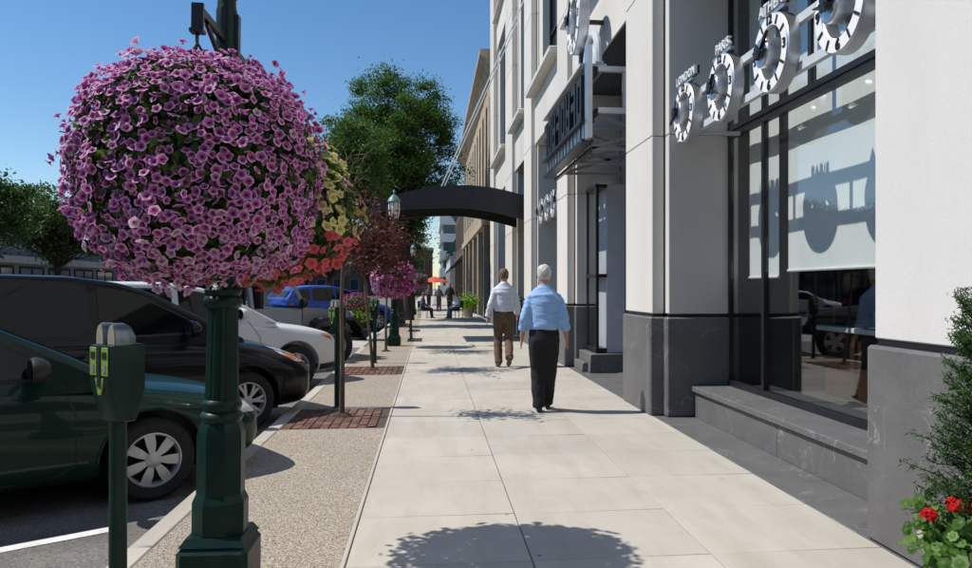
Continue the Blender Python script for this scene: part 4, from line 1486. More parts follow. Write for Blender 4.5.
tree('honey_locust', 'unseen green locust tree added behind the viewpoint for reflections and shade', (-1.1, -7, 0),
     [(0, 0, -0.05), (0, 0, 2), (0.1, 0, 4), (0, 0, 6.5)], 0.2, (0, 0, 5.2), (3.0, 3.4, 2.6), 120, 0.7, 14000, 0.2, 'locust_leaf', 'bark_dark', 31, fork=0.3)  # out of view, added to vary car window reflections and shade the walk
# street trees across the road
k = 0
for (x, y, h, w) in ((-21.3, 29, 7.2, 3.4), (-21.5, 37, 7.6, 3.8), (-21.2, 46, 7.4, 3.6), (-21.5, 56, 8.4, 3.8), (-21.0, 67, 9.0, 4.0), (-21.5, 80, 9.5, 4.2), (-21.3, 95, 10, 4.5), (-21, 112, 11, 5), (-17, 132, 11, 5), (-11, 138, 12, 5.5), (-5, 142, 11, 5)):
    lab = ['rounded green street tree across the road before the dark shop block', 'rounded green street tree across the road at the dark block', 'rounded green street tree across the road by the grey block', 'green street tree across the road at the end of the grey block',
           'taller green street tree across the road by the tan block', 'tall green street tree across the road past the tan block', 'tall green tree across the road by the dark brick block', 'distant green tree across the road before the end block', 'broad distant tree left of the far bend', 'broad tall tree standing in front of the end block', 'broad tree at the far bend nearest the walk'][k]
    tree('street_tree', lab, (x, y, 0), [(0, 0, -0.05), (0.05, 0, 1.4), (-0.1, 0, 2.6), (0, 0.1, 4.2), (0, 0, h * 0.8)], 0.2, (0, 0, h * 0.69), (w, w, h * 0.27), 140, 0.75, 15000, 0.22, 'street_leaf', 'bark_dark', 50 + k, 'street trees across the road', fork=0.3)
    k += 1

# two young trees in the brick pits
def young_tree(loc, path, label, seed, nred, crown_c, crown_r, bare):
    rr = random.Random(seed)
    gen = np.random.default_rng(seed)
    t = thing('young_tree', label, 'tree', loc)
    n = len(path)
    MB().tube(path, [0.036] + [0.030 - 0.018 * i / (n - 1) for i in range(1, n)], 10).build('trunk', 'bark_young', t, True, False, 60)
    MB().lathe([(0.13, -0.012), (0.10, 0.02), (0.05, 0.04), (0.0, 0.045)], 12).build('soil_mound', 'soil', t)
    br = MB()
    tips = []
    top = [Vector(p) for p in path]
    for k in range(30):
        f = rr.uniform(0.5, 1.0)
        i = min(int(f * (n - 1)), n - 2)
        s = top[i].lerp(top[i + 1], f * (n - 1) - i)
        e = Vector(crown_c) + Vector((rr.gauss(0, 1) * crown_r[0], rr.gauss(0, 1) * crown_r[1], rr.uniform(-1, 1) * crown_r[2]))
        if k < bare:
            e = s + Vector((rr.uniform(-0.35, 0.45), rr.uniform(-0.3, 0.3), rr.uniform(0.3, 0.8)))
        p = limb_path(s, e, rr, 5, 0.09, 0.06)
        br.tube(p, [0.009, 0.007, 0.006, 0.005, 0.004, 0.002], 5)
        for j in (2, 3, 4):
            q = p[j] + Vector((rr.uniform(-.25, .25), rr.uniform(-.25, .25), rr.uniform(-0.05, .3)))
            br.tube([p[j], (p[j] + q) / 2 + Vector((0, 0, .02)), q], [0.004, 0.003, 0.0015], 4)
            if k >= bare:
                tips += [q, p[j]]
        if k >= bare:
            tips.append(e)
    br.build('branches', 'twig', t, True, False, 60)
    tp = np.array([tuple(p) for p in tips])
    cen = tp[gen.integers(0, len(tp), nred)] + gen.normal(size=(nred, 3)) * 0.075
    o = link('crown', card_mesh('crown', cen, gen.uniform(0.05, 0.095, nred), gen, 0.6), 'red_leaf', t)
    o['kind'] = 'stuff'
    return t
young_tree((-1.03, 9.06, 0), [(0, 0, -0.02), (0.01, 0, 0.6), (-0.005, 0, 1.3), (0.02, 0, 1.9), (0.0, 0, 2.4), (0.06, 0, 2.9)], 'slender young tree with bare twigs in the first brick pit', 6, 500, (0.18, 0.1, 2.15), (0.18, 0.2, 0.35), 15)
young_tree((-1.04, 14.09, 0), [(0, 0, -0.02), (-0.05, 0, 0.6), (-0.12, 0, 1.2), (-0.16, 0, 1.8), (-0.10, 0, 2.2), (-0.05, 0, 2.6)], 'leaning young tree with dark red leaves in the second brick pit', 8, 2400, (0.0, 0, 2.25), (0.33, 0.38, 0.42), 0)
young_tree((-1.04, 18.2, 0), [(0, 0, -0.02), (0, 0, 0.8), (0.03, 0, 1.6), (0.0, 0, 2.2), (0.0, 0, 2.8)], 'dark red leaved young tree before the second lamp post', 9, 2600, (0.0, 0, 2.45), (0.42, 0.4, 0.55), 0)

# ------------------------------------------------------------------ foreground planting at the pier
up = thing('planter_pot', 'pale stone planter with yew shrub and red geraniums by the pier', 'planter', (2.33, 3.0, 0))
MB().lathe([(0.15, 0), (0.16, 0.03), (0.20, 0.30), (0.235, 0.38), (0.245, 0.42), (0.22, 0.42), (0.20, 0.38), (0.0, 0.37)], 28).build('pot', 'pot_clay', up)
ys_ = thing('yew_shrub', 'dark green feathery yew shrub standing against the granite pier', 'shrub', (2.37, 2.99, 0.375))
rr = random.Random(12)
gen = np.random.default_rng(12)
st = MB()
cen, nr = [], []
for k in range(330):
    f = rr.random() ** 1.15
    z0 = 0.05 + 0.95 * f
    a = rr.uniform(0, 2 * PI)
    ln = (0.25 - 0.13 * f) * rr.uniform(0.6, 1.25)
    s = Vector((rr.uniform(-.03, .03), rr.uniform(-.03, .03), z0))
    if k % 11 == 0:
        ln *= 1.45
    e = s + Vector((math.cos(a) * ln, math.sin(a) * ln, 0.07 + rr.uniform(0, 0.12)))
    if e.x > 0.20:
        e.x = 0.20
    p = limb_path(s, e, rr, 4, 0.06, 0.02)
    st.tube(p, [0.004, 0.0035, 0.003, 0.0025, 0.001], 4)
    for j in range(70):
        g = 0.25 + 0.75 * rr.random()
        i = min(int(g * 4), 3)
        q = p[i].lerp(p[i + 1], g * 4 - i)
        cen.append(tuple(q + Vector((rr.gauss(0, .011), rr.gauss(0, .011), rr.gauss(0, .011)))))
st.tube([(0, 0, 0), (0.01, 0, 0.5), (0, 0.01, 1.1)], [0.02, 0.014, 0.004], 6)
st.build('stems', 'bark_dark', ys_, True, False, 60)
link('foliage', card_mesh('foliage', cen, gen.uniform(0.02, 0.036, len(cen)), gen, 0.2), 'yew_leaf', ys_)['kind'] = 'stuff'

gr = thing('geranium_plant', 'leafy geranium plant with bright red flower heads in the planter', 'plant', (2.27, 2.97, 0.375))
cen = gen.normal(size=(420, 3)) * np.array((0.085, 0.13, 0.055)) + np.array((-0.05, -0.04, 0.06))
cen[:, 0] = np.minimum(cen[:, 0], 0.3)
lg = [flower_geo(7, 2, 0.030, -0.010, 40 + e) for e in range(3)]
cen = np.concatenate([cen, gen.normal(size=(260, 3)) * np.array((0.075, 0.11, 0.05)) + np.array((-0.03, -0.03, 0.08))])
pl = [(tuple(c_), facing((gen.normal(size=3) * 0.55 + np.array((-0.2, -0.35, 0.75))).tolist(), rr, gen.uniform(0.6, 1.2))) for c_ in cen]
flowers_joined('foliage', 'geranium_leaf', lg, pl, gr)
hm = [flower_mesh('floret', 'geranium_red', g) for g in GEO_G]
for (hx, hy, hz, hr) in ((-0.09, -0.02, 0.215, 0.034), (-0.20, 0.0, 0.175, 0.027), (-0.035, -0.06, 0.22, 0.030), (0.02, -0.10, 0.19, 0.032), (-0.02, 0.05, 0.20, 0.026)):
    stem = MB().tube([(hx * 0.4, hy * 0.4, 0), (hx * 0.8, hy * 0.8, hz * 0.6), (hx, hy, hz)], 0.003, 5).build('flower_head', 'geranium_leaf', gr)
    for j in range(20):
        d = Vector((rr.gauss(0, 1), rr.gauss(0, 1), rr.gauss(0.3, 0.8))).normalized() * rr.uniform(0.8, 1.35)
        ob = bpy.data.objects.new('floret', hm[j % 3])
        C.objects.link(ob)
        ob.parent = stem
        ob.matrix_local = Matrix.Translation(Vector((hx, hy, hz)) + d * hr) @ facing(d, rr, 0.8)
# ================================================================== CARS
def paint(name, col, metal=0.0):
    m = mat(name, col, 0.35, metal, 0.04, 3, coat=0.3, spec=0.15)
    return name
paint('paint_green', (0.004, 0.023, 0.014))
paint('paint_black', (0.003, 0.003, 0.004))
paint('paint_white', (0.70, 0.70, 0.69))
paint('paint_silver', (0.33, 0.35, 0.36), 0.3)
paint('paint_blue', (0.012, 0.06, 0.36))
mat('hub_silver', (0.50, 0.50, 0.50), 0.35, 0.35, 0.06, 10)

WHEELS = {}
def wheel_meshes(r, style):
    if (r, style) in WHEELS:
        return WHEELS[(r, style)]
    ax = Matrix.Rotation(R(90), 4, 'X')      # local z -> -y (outward on the right side)
    rr_ = r * (0.66 if style != 'jeep' else 0.58)
    w = 0.105
    ty = MB().lathe([(rr_ - 0.005, -w + 0.01), (rr_ + 0.02, -w), (r - 0.035, -w), (r - 0.008, -w + 0.03), (r, -w + 0.06), (r, w - 0.06), (r - 0.008, w - 0.03), (r - 0.035, w), (rr_ + 0.02, w), (rr_ - 0.005, w - 0.012)], 40, ax, close=True)
    tm = ty.build('tyre', 'tyre')
    rim = MB().lathe([(rr_, -w + 0.02), (rr_, w - 0.012), (rr_ - 0.014, w - 0.008), (rr_ - 0.024, w - 0.03), (rr_ - 0.03, 0.0), (rr_ - 0.03, -w + 0.02)], 40, ax, close=True)
    n, wi, wo, dbl = {'seven': (7, 0.020, 0.040, 0), 'split': (7, 0.010, 0.016, 1), 'five': (5, 0.030, 0.045, 0), 'jeep': (5, 0.04, 0.05, 0)}[style]
    zf = w - 0.022
    for k in range(n):
        a = 2 * PI * k / n
        for s in ((-0.09, 0.09) if dbl else (0,)):
            pts = []
            for q, hw, z in ((0.05, wi, zf + 0.004), (rr_ * 0.55, (wi + wo) / 2 * 1.15, zf + 0.010), (rr_ - 0.012, wo, zf - 0.004)):
                aa = a + s * (1.0 if not dbl else q / rr_ * 1.9)
                c, sn = math.cos(aa), math.sin(aa)
                pts.append([(q * c - hw * sn, q * sn + hw * c, z), (q * c + hw * sn, q * sn - hw * c, z), (q * c + hw * 0.8 * sn, q * sn - hw * 0.8 * c, z - 0.03), (q * c - hw * 0.8 * sn, q * sn + hw * 0.8 * c, z - 0.03)])
            vs = [ax @ Vector(p) for g in pts for p in g]
            fs = []
            for j in range(2):
                for e in range(4):
                    fs.append((j * 4 + e, j * 4 + (e + 1) % 4, j * 4 + 4 + (e + 1) % 4, j * 4 + 4 + e))
            fs += [(0, 1, 2, 3), (11, 10, 9, 8)]
            rim.add(vs, fs)
    rim.lathe([(0.06, zf - 0.03), (0.06, zf + 0.006), (0.045, zf + 0.014), (0.0, zf + 0.016)], 20, ax)
    rm = rim.build('rim', 'hub_silver')
    bk = MB().lathe([(rr_ - 0.032, 0.0), (rr_ - 0.032, 0.012), (0.0, 0.012)], 24, ax).build('brake_disc', 'underbody')
    out = [tm.data, rm.data, bk.data]
    for o in (tm, rm, bk):
        bpy.data.objects.remove(o)
    WHEELS[(r, style)] = out
    return out

def add_wheel(t, x, side, r, style, track):
    tm, rm, bk = wheel_meshes(r, style)
    w = thing('wheel', '', '', (x, side * track, r), PI if side > 0 else 0)
    for k in ('label', 'category', 'group'):
        if k in w:
            del w[k]
    w.parent = t
    w.rotation_euler = (0, R(rnd.uniform(0, 70)), PI if side > 0 else 0)
    for nm, me in (('tyre', tm), ('rim', rm), ('brake_disc', bk)):
        o = bpy.data.objects.new(nm, me)
        C.objects.link(o)
        o.parent = w
    return w

def car(label, cat, S, P, loc, heading, name='parked_car', group='cars parked nose to the kerb'):
    """S: body stations (x, zb, zs, zc, w, wt); origin under the front axle centre, x forward, right side is -y"""
    t = thing(name, label, cat, loc, heading, group)
    st = S['stations']
    half = []
    for (x, zb, zs, zc, w, wt) in st:
        h = zs - zb
        half.append([(0, zb), (w - 0.16, zb), (w - 0.05, zb + 0.06), (w - 0.012, zb + 0.30 * h), (w, zb + 0.56 * h), (w - 0.012, zb + 0.80 * h), (wt + 0.02, zs - 0.03), (wt - 0.02, zs), (wt * 0.62, (zs + 3 * zc) / 4), (0, zc)])
    n = len(half[0])
    mb = MB()
    ringn = 2 * n - 2
    for (x, *_), hp in zip(st, half):
        ring = [(x, -y, z) for y, z in hp] + [(x, y, z) for y, z in hp[-2:0:-1]]
        mb.v += ring
    m = len(st)
    for i in range(m - 1):
        for k in range(ringn):
            mb.f.append((i * ringn + k, i * ringn + (k + 1) % ringn, (i + 1) * ringn + (k + 1) % ringn, (i + 1) * ringn + k))
    mb.f += [tuple(range(ringn)), tuple((m - 1) * ringn + k for k in range(ringn - 1, -1, -1))]
    body = mb.build('body', P, t)
    # wheel housings cut out of the body
    r = S['r']
    cut = []
    for xw_ in (0, -S['wb']):
        for sd in (-1, 1):
            c = MB().lathe([(r + 0.055, 0), (r + 0.055, 0.6)], 40, Matrix.Translation((xw_, sd * (S['w'] - 0.30), r + 0.01)) @ Matrix.Rotation(R(90 if sd < 0 else -90), 4, 'X')).build('cut', 'underbody')
            c.parent = t
            cut.append(c)
    mods = [('SUBSURF', dict(levels=2, render_levels=2))] + [('BOOLEAN', dict(object=c, operation='DIFFERENCE', solver='EXACT')) for c in cut]
    baked(body, mods)
    smooth_mesh(body.data, 40)
    for c in cut:
        bpy.data.objects.remove(c)
    # inner housings keep the wells dark and closed
    iw = S['w'] - 0.32
    MB().box(st[-1][0] + 0.5, st[0][0] - 0.45, -iw, iw, st[3][1] - 0.02, st[3][1] + 0.04).build('underbody', 'underbody', t, False)
    # cabin
    prof = S['cabin']                  # (x, z) from windscreen foot over the roof to the tail
    zb0, wb0, zr, wr = S['cab_w']      # half width at belt and at roof
    def hw(z):
        return wb0 + (wr - wb0) * (z - zb0) / (zr - zb0)
    xs = np.linspace(prof[0][0], prof[-1][0], 46)
    px = [p[0] for p in prof][::-1]
    pz = [p[1] for p in prof][::-1]
    cb = MB()
    zf = S['cab_floor']
    for x in xs:
        z = float(np.interp(x, px, pz))
        z = max(z, zf + 0.06)
        a = max(z - 0.075, zf + 0.02)
        half_ = [(hw(zf), zf), (hw(a), a), (hw(a) - 0.012, a + (z - a) * 0.5), (hw(a) - 0.045, a + (z - a) * 0.85), (hw(a) - 0.10, z - 0.002), (hw(a) * 0.5, z + 0.012), (0, z + 0.018)]
        cb.v += [(x, -y, q) for y, q in half_] + [(x, y, q) for y, q in half_[-2::-1]]
    rn = 13
    for i in range(len(xs) - 1):
        for k in range(rn - 1):
            cb.f.append((i * rn + k, i * rn + k + 1, (i + 1) * rn + k + 1, (i + 1) * rn + k))
    cb.f += [tuple(range(rn)), tuple((len(xs) - 1) * rn + k for k in range(rn - 1, -1, -1))]
    cabin = cb.build('cabin', S.get('cabin_paint', P), t, True, False, 40)
    # ray target of body and cabin for everything laid on the surface
    bv, bf = [], []
    for ob in (body, cabin):
        o0 = len(bv)
        bv += [v.co.copy() for v in ob.data.vertices]
        bf += [[i + o0 for i in p.vertices] for p in ob.data.polygons]
    tree_ = BVHTree.FromPolygons(bv, bf)

    def hit(p, d):
        h_ = tree_.ray_cast(Vector(p), Vector(d))
        return h_[0]

    def patch(nm, m_, up, lo, side, off, parent, cols=10, rows=5, thick=0.0):
        """ruled patch between two polylines in (x,z), projected sideways (side -1 right, +1 left) or from the front ('f', polylines in (y,z)) or from above ('t', (x,y))"""
        def res(pl):
            P_ = [Vector((*q, 0)) for q in pl]
            L = [0]
            for i in range(1, len(P_)):
                L.append(L[-1] + (P_[i] - P_[i - 1]).length)
            out = []
            for j in range(cols + 1):
                d_ = L[-1] * j / cols
                i = max(1, next((k for k in range(1, len(L)) if L[k] >= d_ - 1e-9), len(L) - 1))
                f_ = (d_ - L[i - 1]) / max(1e-9, L[i] - L[i - 1])
                out.append(P_[i - 1].lerp(P_[i], f_))
            return out
        A, B = res(up), res(lo)
        g = []
        for j in range(cols + 1):
            row = []
            for i in range(rows + 1):
                q = A[j].lerp(B[j], i / rows)
                if side == 'f':
                    o_, d_ = (4, q.x, q.y), Vector((-1, 0, 0))
                elif side == 't':
                    o_, d_ = (q.x, q.y, 4), Vector((0, 0, -1))
                else:
                    o_, d_ = (q.x, side * 4, q.y), Vector((0, -side, 0))
                h_ = hit(o_, d_)
                row.append(None if h_ is None else h_ - d_ * off)
            g.append(row)
        mb_ = MB()
        idx = {}
        for j in range(cols + 1):
            for i in range(rows + 1):
                if g[j][i] is not None:
                    idx[(j, i)] = len(mb_.v)
                    mb_.v.append(tuple(g[j][i]))
        for j in range(cols):
            for i in range(rows):
                q = [(j, i), (j + 1, i), (j + 1, i + 1), (j, i + 1)]
                if all(e in idx for e in q):
                    p4 = [Vector(mb_.v[idx[e]]) for e in q]
                    if max((p4[e] - p4[(e + 1) % 4]).length for e in range(4)) < 0.35:
                        mb_.f.append(tuple(idx[e] for e in q))
        if not mb_.f:
            return None
        return mb_.build(nm, m_, parent, True, False, 50)

    def seam(nm, pl, side, parent, rr_=0.005, m_='car_black_trim', off=0.0):
        pts = []
        for a, b in zip(pl[:-1], pl[1:]):
            for j in range(6):
                f_ = j / 6
                x_, z_ = a[0] + (b[0] - a[0]) * f_, a[1] + (b[1] - a[1]) * f_
                h_ = hit((x_, side * 4, z_), (0, -side, 0))
                if h_ is not None:
                    pts.append(h_ + Vector((0, side * off, 0)))
        if len(pts) > 2:
            return MB().tube(pts, rr_, 5).build(nm, m_, parent)

    G = 'car_glass'
    for sd in (-1, 1):
        for (up, lo) in S['windows']:
            xs_ = [p[0] for p in lo]
            patch('window_trim', 'car_black_trim', [(p[0], p[1] + 0.02) for p in up], [(p[0], p[1] - 0.025) for p in lo], sd, 0.004, cabin, 14, 5)
            patch('side_window', G, up, lo, sd, 0.008, cabin, 14, 5)
        for sm in S.get('seams', ()):
            seam('door_gap', sm, sd, body)
        for (hx, hz) in S.get('handles', ()):
            h_ = hit((hx, sd * 4, hz), (0, -sd, 0))
            if h_ is not None:
                MB().rbox(Matrix.Translation(h_ + Vector((0, sd * 0.018, 0))), 0.17, 0.03, 0.028, 0.008).build('door_handle', S.get('handle_mat', P), t)
        hl = S['headlight']
        lens = patch('headlight', 'lens_clear', hl[0], hl[1], sd, 0.006, t, 12, 6)
        if lens and len(hl) > 2:
            patch('turn_lens', 'lens_orange', hl[2], hl[3], sd, 0.010, lens, 8, 4)
        tl = S.get('tail')
        if tl:
            patch('tail_light', 'lens_red', tl[0], tl[1], sd, 0.006, t, 6, 6)
        # mirror
        mx, mz = S['mirror']
        h_ = hit((mx, sd * 4, mz), (0, -sd, 0)) or Vector((mx, sd * S['w'] * 0.9, mz))
        mm = MB()
        q = Matrix.Translation(h_ + Vector((0.02, sd * 0.15, 0.06)))
        mm.lathe([(0.0, -0.07), (0.055, -0.065), (0.085, -0.03), (0.098, 0.02), (0.092, 0.045), (0.0, 0.05)], 18, q @ Matrix.Rotation(R(-90), 4, 'Y') @ Matrix.Diagonal((0.95, 1.3, 1, 1)))
        mm.bar(h_ - Vector((0, sd * 0.03, 0)), h_ + Vector((0.02, sd * 0.12, 0.03)), 0.045, 0.05)
        mo = mm.build('door_mirror', S.get('mirror_mat', P), t)
        MB().lathe([(0.085, 0), (0.0, 0.002)], 18, q @ Matrix.Translation((-0.052, 0, 0)) @ Matrix.Rotation(R(-90), 4, 'Y') @ Matrix.Diagonal((0.9, 1.25, 1, 1))).build('mirror_glass', 'chrome', mo)
        # lower sill and lip
        if S.get('sill'):
            patch('sill_trim', 'car_black_trim', S['sill'][0], S['sill'][1], sd, 0.006, body, 20, 3)
        for nm, m_, up, lo, cc, rw in S.get('side_patches', ()):
            patch(nm, m_, up, lo, sd, 0.008, body, cc, rw)
        # wheel arch lip
        for xw_ in (0, -S['wb']):
            pts = []
            for a in np.linspace(R(-8), R(188), 30):
                q_ = r + 0.066
                h_ = hit((xw_ + q_ * math.cos(a), sd * 4, r + 0.01 + q_ * math.sin(a)), (0, -sd, 0))
                if h_ is not None and abs(h_.y) > S['w'] * 0.7:
                    pts.append(h_)
            if len(pts) > 3:
                MB().tube(pts, 0.012, 6).build('arch_lip', S.get('lip_mat', P), body)
            add_wheel(t, xw_, sd, r, S['style'], S['w'] - 0.125)
    # windscreen, rear window, grille
    wsx = S['windscreen']
    def widths(x0_, x1_, k0, k1):
        return [(x0_, k0), (x1_, k1)]
    (xa, ya_), (xb_, yb_) = wsx
    patch('windscreen', G, [(xa, -ya_), (xb_, -yb_)], [(xa, ya_), (xb_, yb_)], 't', 0.006, t, 10, 10)
    if 'rear_window' in S:
        (xa, ya_), (xb_, yb_) = S['rear_window']
        patch('rear_window', G, [(xa, -ya_), (xb_, -yb_)], [(xa, ya_), (xb_, yb_)], 't', 0.006, t, 10, 10)
    for nm, m_, y_, z0_, z1_ in S.get('front', ()):
        patch(nm, m_, [(-y_, z1_), (y_, z1_)], [(-y_, z0_), (y_, z0_)], 'f', 0.008, t, 12, 4)
    for nm, m_, pts in S.get('tubes', ()):
        for sd in (-1, 1):
            MB().tube([(x_, sd * y_, z_) for x_, y_, z_ in pts], 0.018, 6).build(nm, m_, t)
    if 'plate' in S:
        h_ = hit((4, 0, S['plate']), (-1, 0, 0))
        if h_:
            MB().rbox(Matrix.Translation(h_ + Vector((0.012, 0, 0))), 0.012, 0.30, 0.15, 0.003).build('number_plate', 'white_paint', t)
    return t

SEDAN = dict(
    stations=[(0.93, .34, .56, .60, .50, .42), (0.88, .26, .62, .66, .68, .58), (0.74, .20, .69, .75, .80, .68), (0.40, .19, .77, .85, .86, .73), (0.0, .19, .83, .91, .875, .76), (-0.40, .19, .885, .97, .88, .78),
              (-0.9, .19, .915, 1.0, .88, .80), (-1.8, .19, .94, 1.02, .88, .80), (-2.6, .20, .96, 1.04, .88, .78), (-3.15, .26, .98, 1.06, .85, .74), (-3.45, .34, .96, 1.02, .79, .68), (-3.55, .42, .88, .93, .70, .58)],
    r=0.315, wb=2.60, w=0.88, style='seven', cab_floor=0.86, cab_w=(0.90, 0.80, 1.46, 0.58),
    cabin=[(-0.18, 0.93), (-0.55, 1.13), (-0.95, 1.33), (-1.2, 1.41), (-1.6, 1.455), (-2.1, 1.455), (-2.5, 1.41), (-2.8, 1.32), (-3.3, 1.04)],
    windows=[([(-0.72, 1.085), (-1.08, 1.275), (-1.30, 1.345), (-1.62, 1.375)], [(-0.66, 0.985), (-1.1, 0.985), (-1.3, 0.99), (-1.66, 1.0)]),
             ([(-1.72, 1.375), (-2.1, 1.365), (-2.45, 1.30), (-2.66, 1.21)], [(-1.72, 1.0), (-2.1, 1.01), (-2.5, 1.03), (-2.72, 1.07)])],
    seams=[[(-0.60, 0.93), (-0.52, 0.70), (-0.52, 0.34), (-0.7, 0.26)], [(-1.68, 0.98), (-1.68, 0.5), (-1.66, 0.27), (-0.72, 0.26)], [(-2.66, 1.0), (-2.56, 0.75), (-2.2, 0.42), (-2.15, 0.27), (-1.7, 0.26)], [(0.62, .72), (0.2, 0.80), (-0.35, 0.89)]],
    handles=[(-1.52, 0.80), (-2.48, 0.82)], headlight=([(0.84, 0.66), (0.62, 0.70), (0.42, 0.715)], [(0.86, 0.58), (0.62, 0.60), (0.46, 0.67)], [(0.60, 0.69), (0.46, 0.70)], [(0.60, 0.63), (0.49, 0.675)]),
    mirror=(-0.78, 0.99), mirror_mat='car_black_trim', windscreen=((-0.26, 0.68), (-0.98, 0.56)), rear_window=((-2.74, 0.55), (-3.2, 0.62)), tail=([(-3.3, 0.94), (-3.48, 0.92)], [(-3.3, 0.74), (-3.48, 0.72)]),
    front=[('grille', 'car_black_trim', 0.38, 0.50, 0.57), ('lower_grille', 'car_black_trim', 0.45, 0.30, 0.42)], plate=0.45)

VAN = dict(
    stations=[(0.97, .36, .62, .66, .52, .44), (0.93, .27, .68, .73, .72, .62), (0.80, .21, .77, .84, .86, .74), (0.45, .20, .88, .97, .94, .80), (0.05, .20, .97, 1.06, .965, .83), (-0.35, .20, 1.03, 1.11, .97, .85),
              (-0.9, .20, 1.06, 1.13, .975, .87), (-2.0, .20, 1.08, 1.15, .975, .88), (-3.2, .20, 1.09, 1.16, .97, .87), (-3.8, .28, 1.10, 1.16, .94, .84), (-4.08, .36, 1.08, 1.14, .90, .80), (-4.16, .46, 1.0, 1.05, .84, .74)],
    r=0.335, wb=3.0, w=0.975, style='split', cab_floor=1.0, cab_w=(1.04, 0.88, 1.75, 0.66),
    cabin=[(-0.02, 1.06), (-0.5, 1.33), (-0.95, 1.57), (-1.25, 1.67), (-1.7, 1.73), (-2.6, 1.75), (-3.5, 1.73), (-3.85, 1.66), (-4.1, 1.20)],
    windows=[([(-0.62, 1.27), (-1.0, 1.47), (-1.25, 1.56), (-1.50, 1.60)], [(-0.56, 1.145), (-1.0, 1.135), (-1.25, 1.135), (-1.50, 1.135)]),
             ([(-1.60, 1.61), (-2.2, 1.64), (-2.62, 1.64)], [(-1.60, 1.135), (-2.2, 1.14), (-2.62, 1.145)]),
             ([(-2.72, 1.64), (-3.3, 1.63), (-3.75, 1.58)], [(-2.72, 1.145), (-3.3, 1.17), (-3.85, 1.24)])],
    seams=[[(-0.52, 1.06), (-0.42, 0.80), (-0.42, 0.36), (-0.6, 0.28)], [(-1.55, 1.10), (-1.55, 0.5), (-1.53, 0.28), (-0.62, 0.28)], [(-2.67, 1.1), (-2.67, 0.75), (-2.45, 0.5), (-2.42, 0.28), (-1.55, 0.28)], [(-2.7, 1.02), (-3.3, 1.04), (-3.9, 1.06)], [(0.6, .84), (0.2, .95), (-0.3, 1.04)]],
    handles=[(-1.38, 0.93), (-1.75, 0.95)], headlight=([(0.90, 0.78), (0.66, 0.86), (0.36, 0.93)], [(0.90, 0.70), (0.66, 0.74), (0.44, 0.85)], [(0.86, 0.745), (0.50, 0.875)], [(0.84, 0.70), (0.54, 0.80)]),
    mirror=(-0.66, 1.12), windscreen=((-0.10, 0.76), (-1.02, 0.63)), rear_window=((-3.9, 0.6), (-4.06, 0.66)), tail=([(-3.98, 1.5), (-4.08, 1.45)], [(-3.95, 1.1), (-4.1, 1.05)]),
    front=[('grille', 'chrome', 0.36, 0.54, 0.64), ('lower_grille', 'car_black_trim', 0.5, 0.30, 0.42)], plate=0.47)

SUV = dict(
    stations=[(0.90, .42, .72, .76, .58, .50), (0.87, .32, .80, .84, .74, .64), (0.75, .25, .88, .92, .87, .76), (0.45, .24, .945, 1.01, .94, .82), (0.05, .24, 1.0, 1.07, .955, .84), (-0.35, .24, 1.05, 1.12, .96, .86),
              (-0.9, .24, 1.09, 1.16, .965, .87), (-1.8, .24, 1.11, 1.18, .965, .88), (-2.8, .24, 1.14, 1.2, .96, .87), (-3.4, .32, 1.16, 1.22, .92, .84), (-3.7, .42, 1.12, 1.18, .86, .78), (-3.78, .5, 1.02, 1.08, .78, .70)],
    r=0.365, wb=2.82, w=0.965, style='five', cab_floor=1.02, cab_w=(1.06, 0.87, 1.70, 0.64),
    cabin=[(-0.30, 1.12), (-0.7, 1.34), (-1.05, 1.52), (-1.35, 1.62), (-1.8, 1.69), (-2.5, 1.695), (-3.1, 1.65), (-3.4, 1.55), (-3.72, 1.22)],
    windows=[([(-0.86, 1.30), (-1.15, 1.455), (-1.35, 1.53), (-1.72, 1.585)], [(-0.80, 1.17), (-1.15, 1.165), (-1.35, 1.165), (-1.74, 1.17)]),
             ([(-1.82, 1.59), (-2.3, 1.60), (-2.68, 1.58)], [(-1.82, 1.17), (-2.3, 1.18), (-2.72, 1.19)]),
             ([(-2.78, 1.575), (-3.1, 1.54), (-3.3, 1.48)], [(-2.80, 1.2), (-3.1, 1.24), (-3.4, 1.30)])],
    seams=[[(-0.74, 1.12), (-0.60, 0.88), (-0.58, 0.45), (-0.75, 0.36)], [(-1.78, 1.14), (-1.78, 0.6), (-1.76, 0.36), (-0.78, 0.36)], [(-2.75, 1.15), (-2.66, 0.85), (-2.35, 0.55), (-2.3, 0.36), (-1.8, 0.36)], [(0.62, .97), (0.2, 1.03), (-0.6, 1.10)]],
    handles=[(-1.62, 0.98), (-2.58, 1.0)], headlight=([(0.875, 0.86), (0.70, 0.885), (0.48, 0.90)], [(0.875, 0.74), (0.70, 0.76), (0.56, 0.81)], [(0.70, 0.875), (0.50, 0.885)], [(0.70, 0.78), (0.57, 0.82)]),
    mirror=(-0.90, 1.17), windscreen=((-0.40, 0.74), (-1.12, 0.60)), rear_window=((-3.45, 0.6), (-3.66, 0.66)), tail=([(-3.5, 1.1), (-3.68, 1.08)], [(-3.5, 0.9), (-3.7, 0.86)]),
    front=[('grille', 'chrome', 0.48, 0.66, 0.86), ('lower_grille', 'car_black_trim', 0.5, 0.36, 0.5)], plate=0.56,
    sill=([(0.86, 0.42), (0.4, 0.40), (0.4, .40)], [(0.86, 0.30), (0.4, 0.27), (0.4, .27)]))

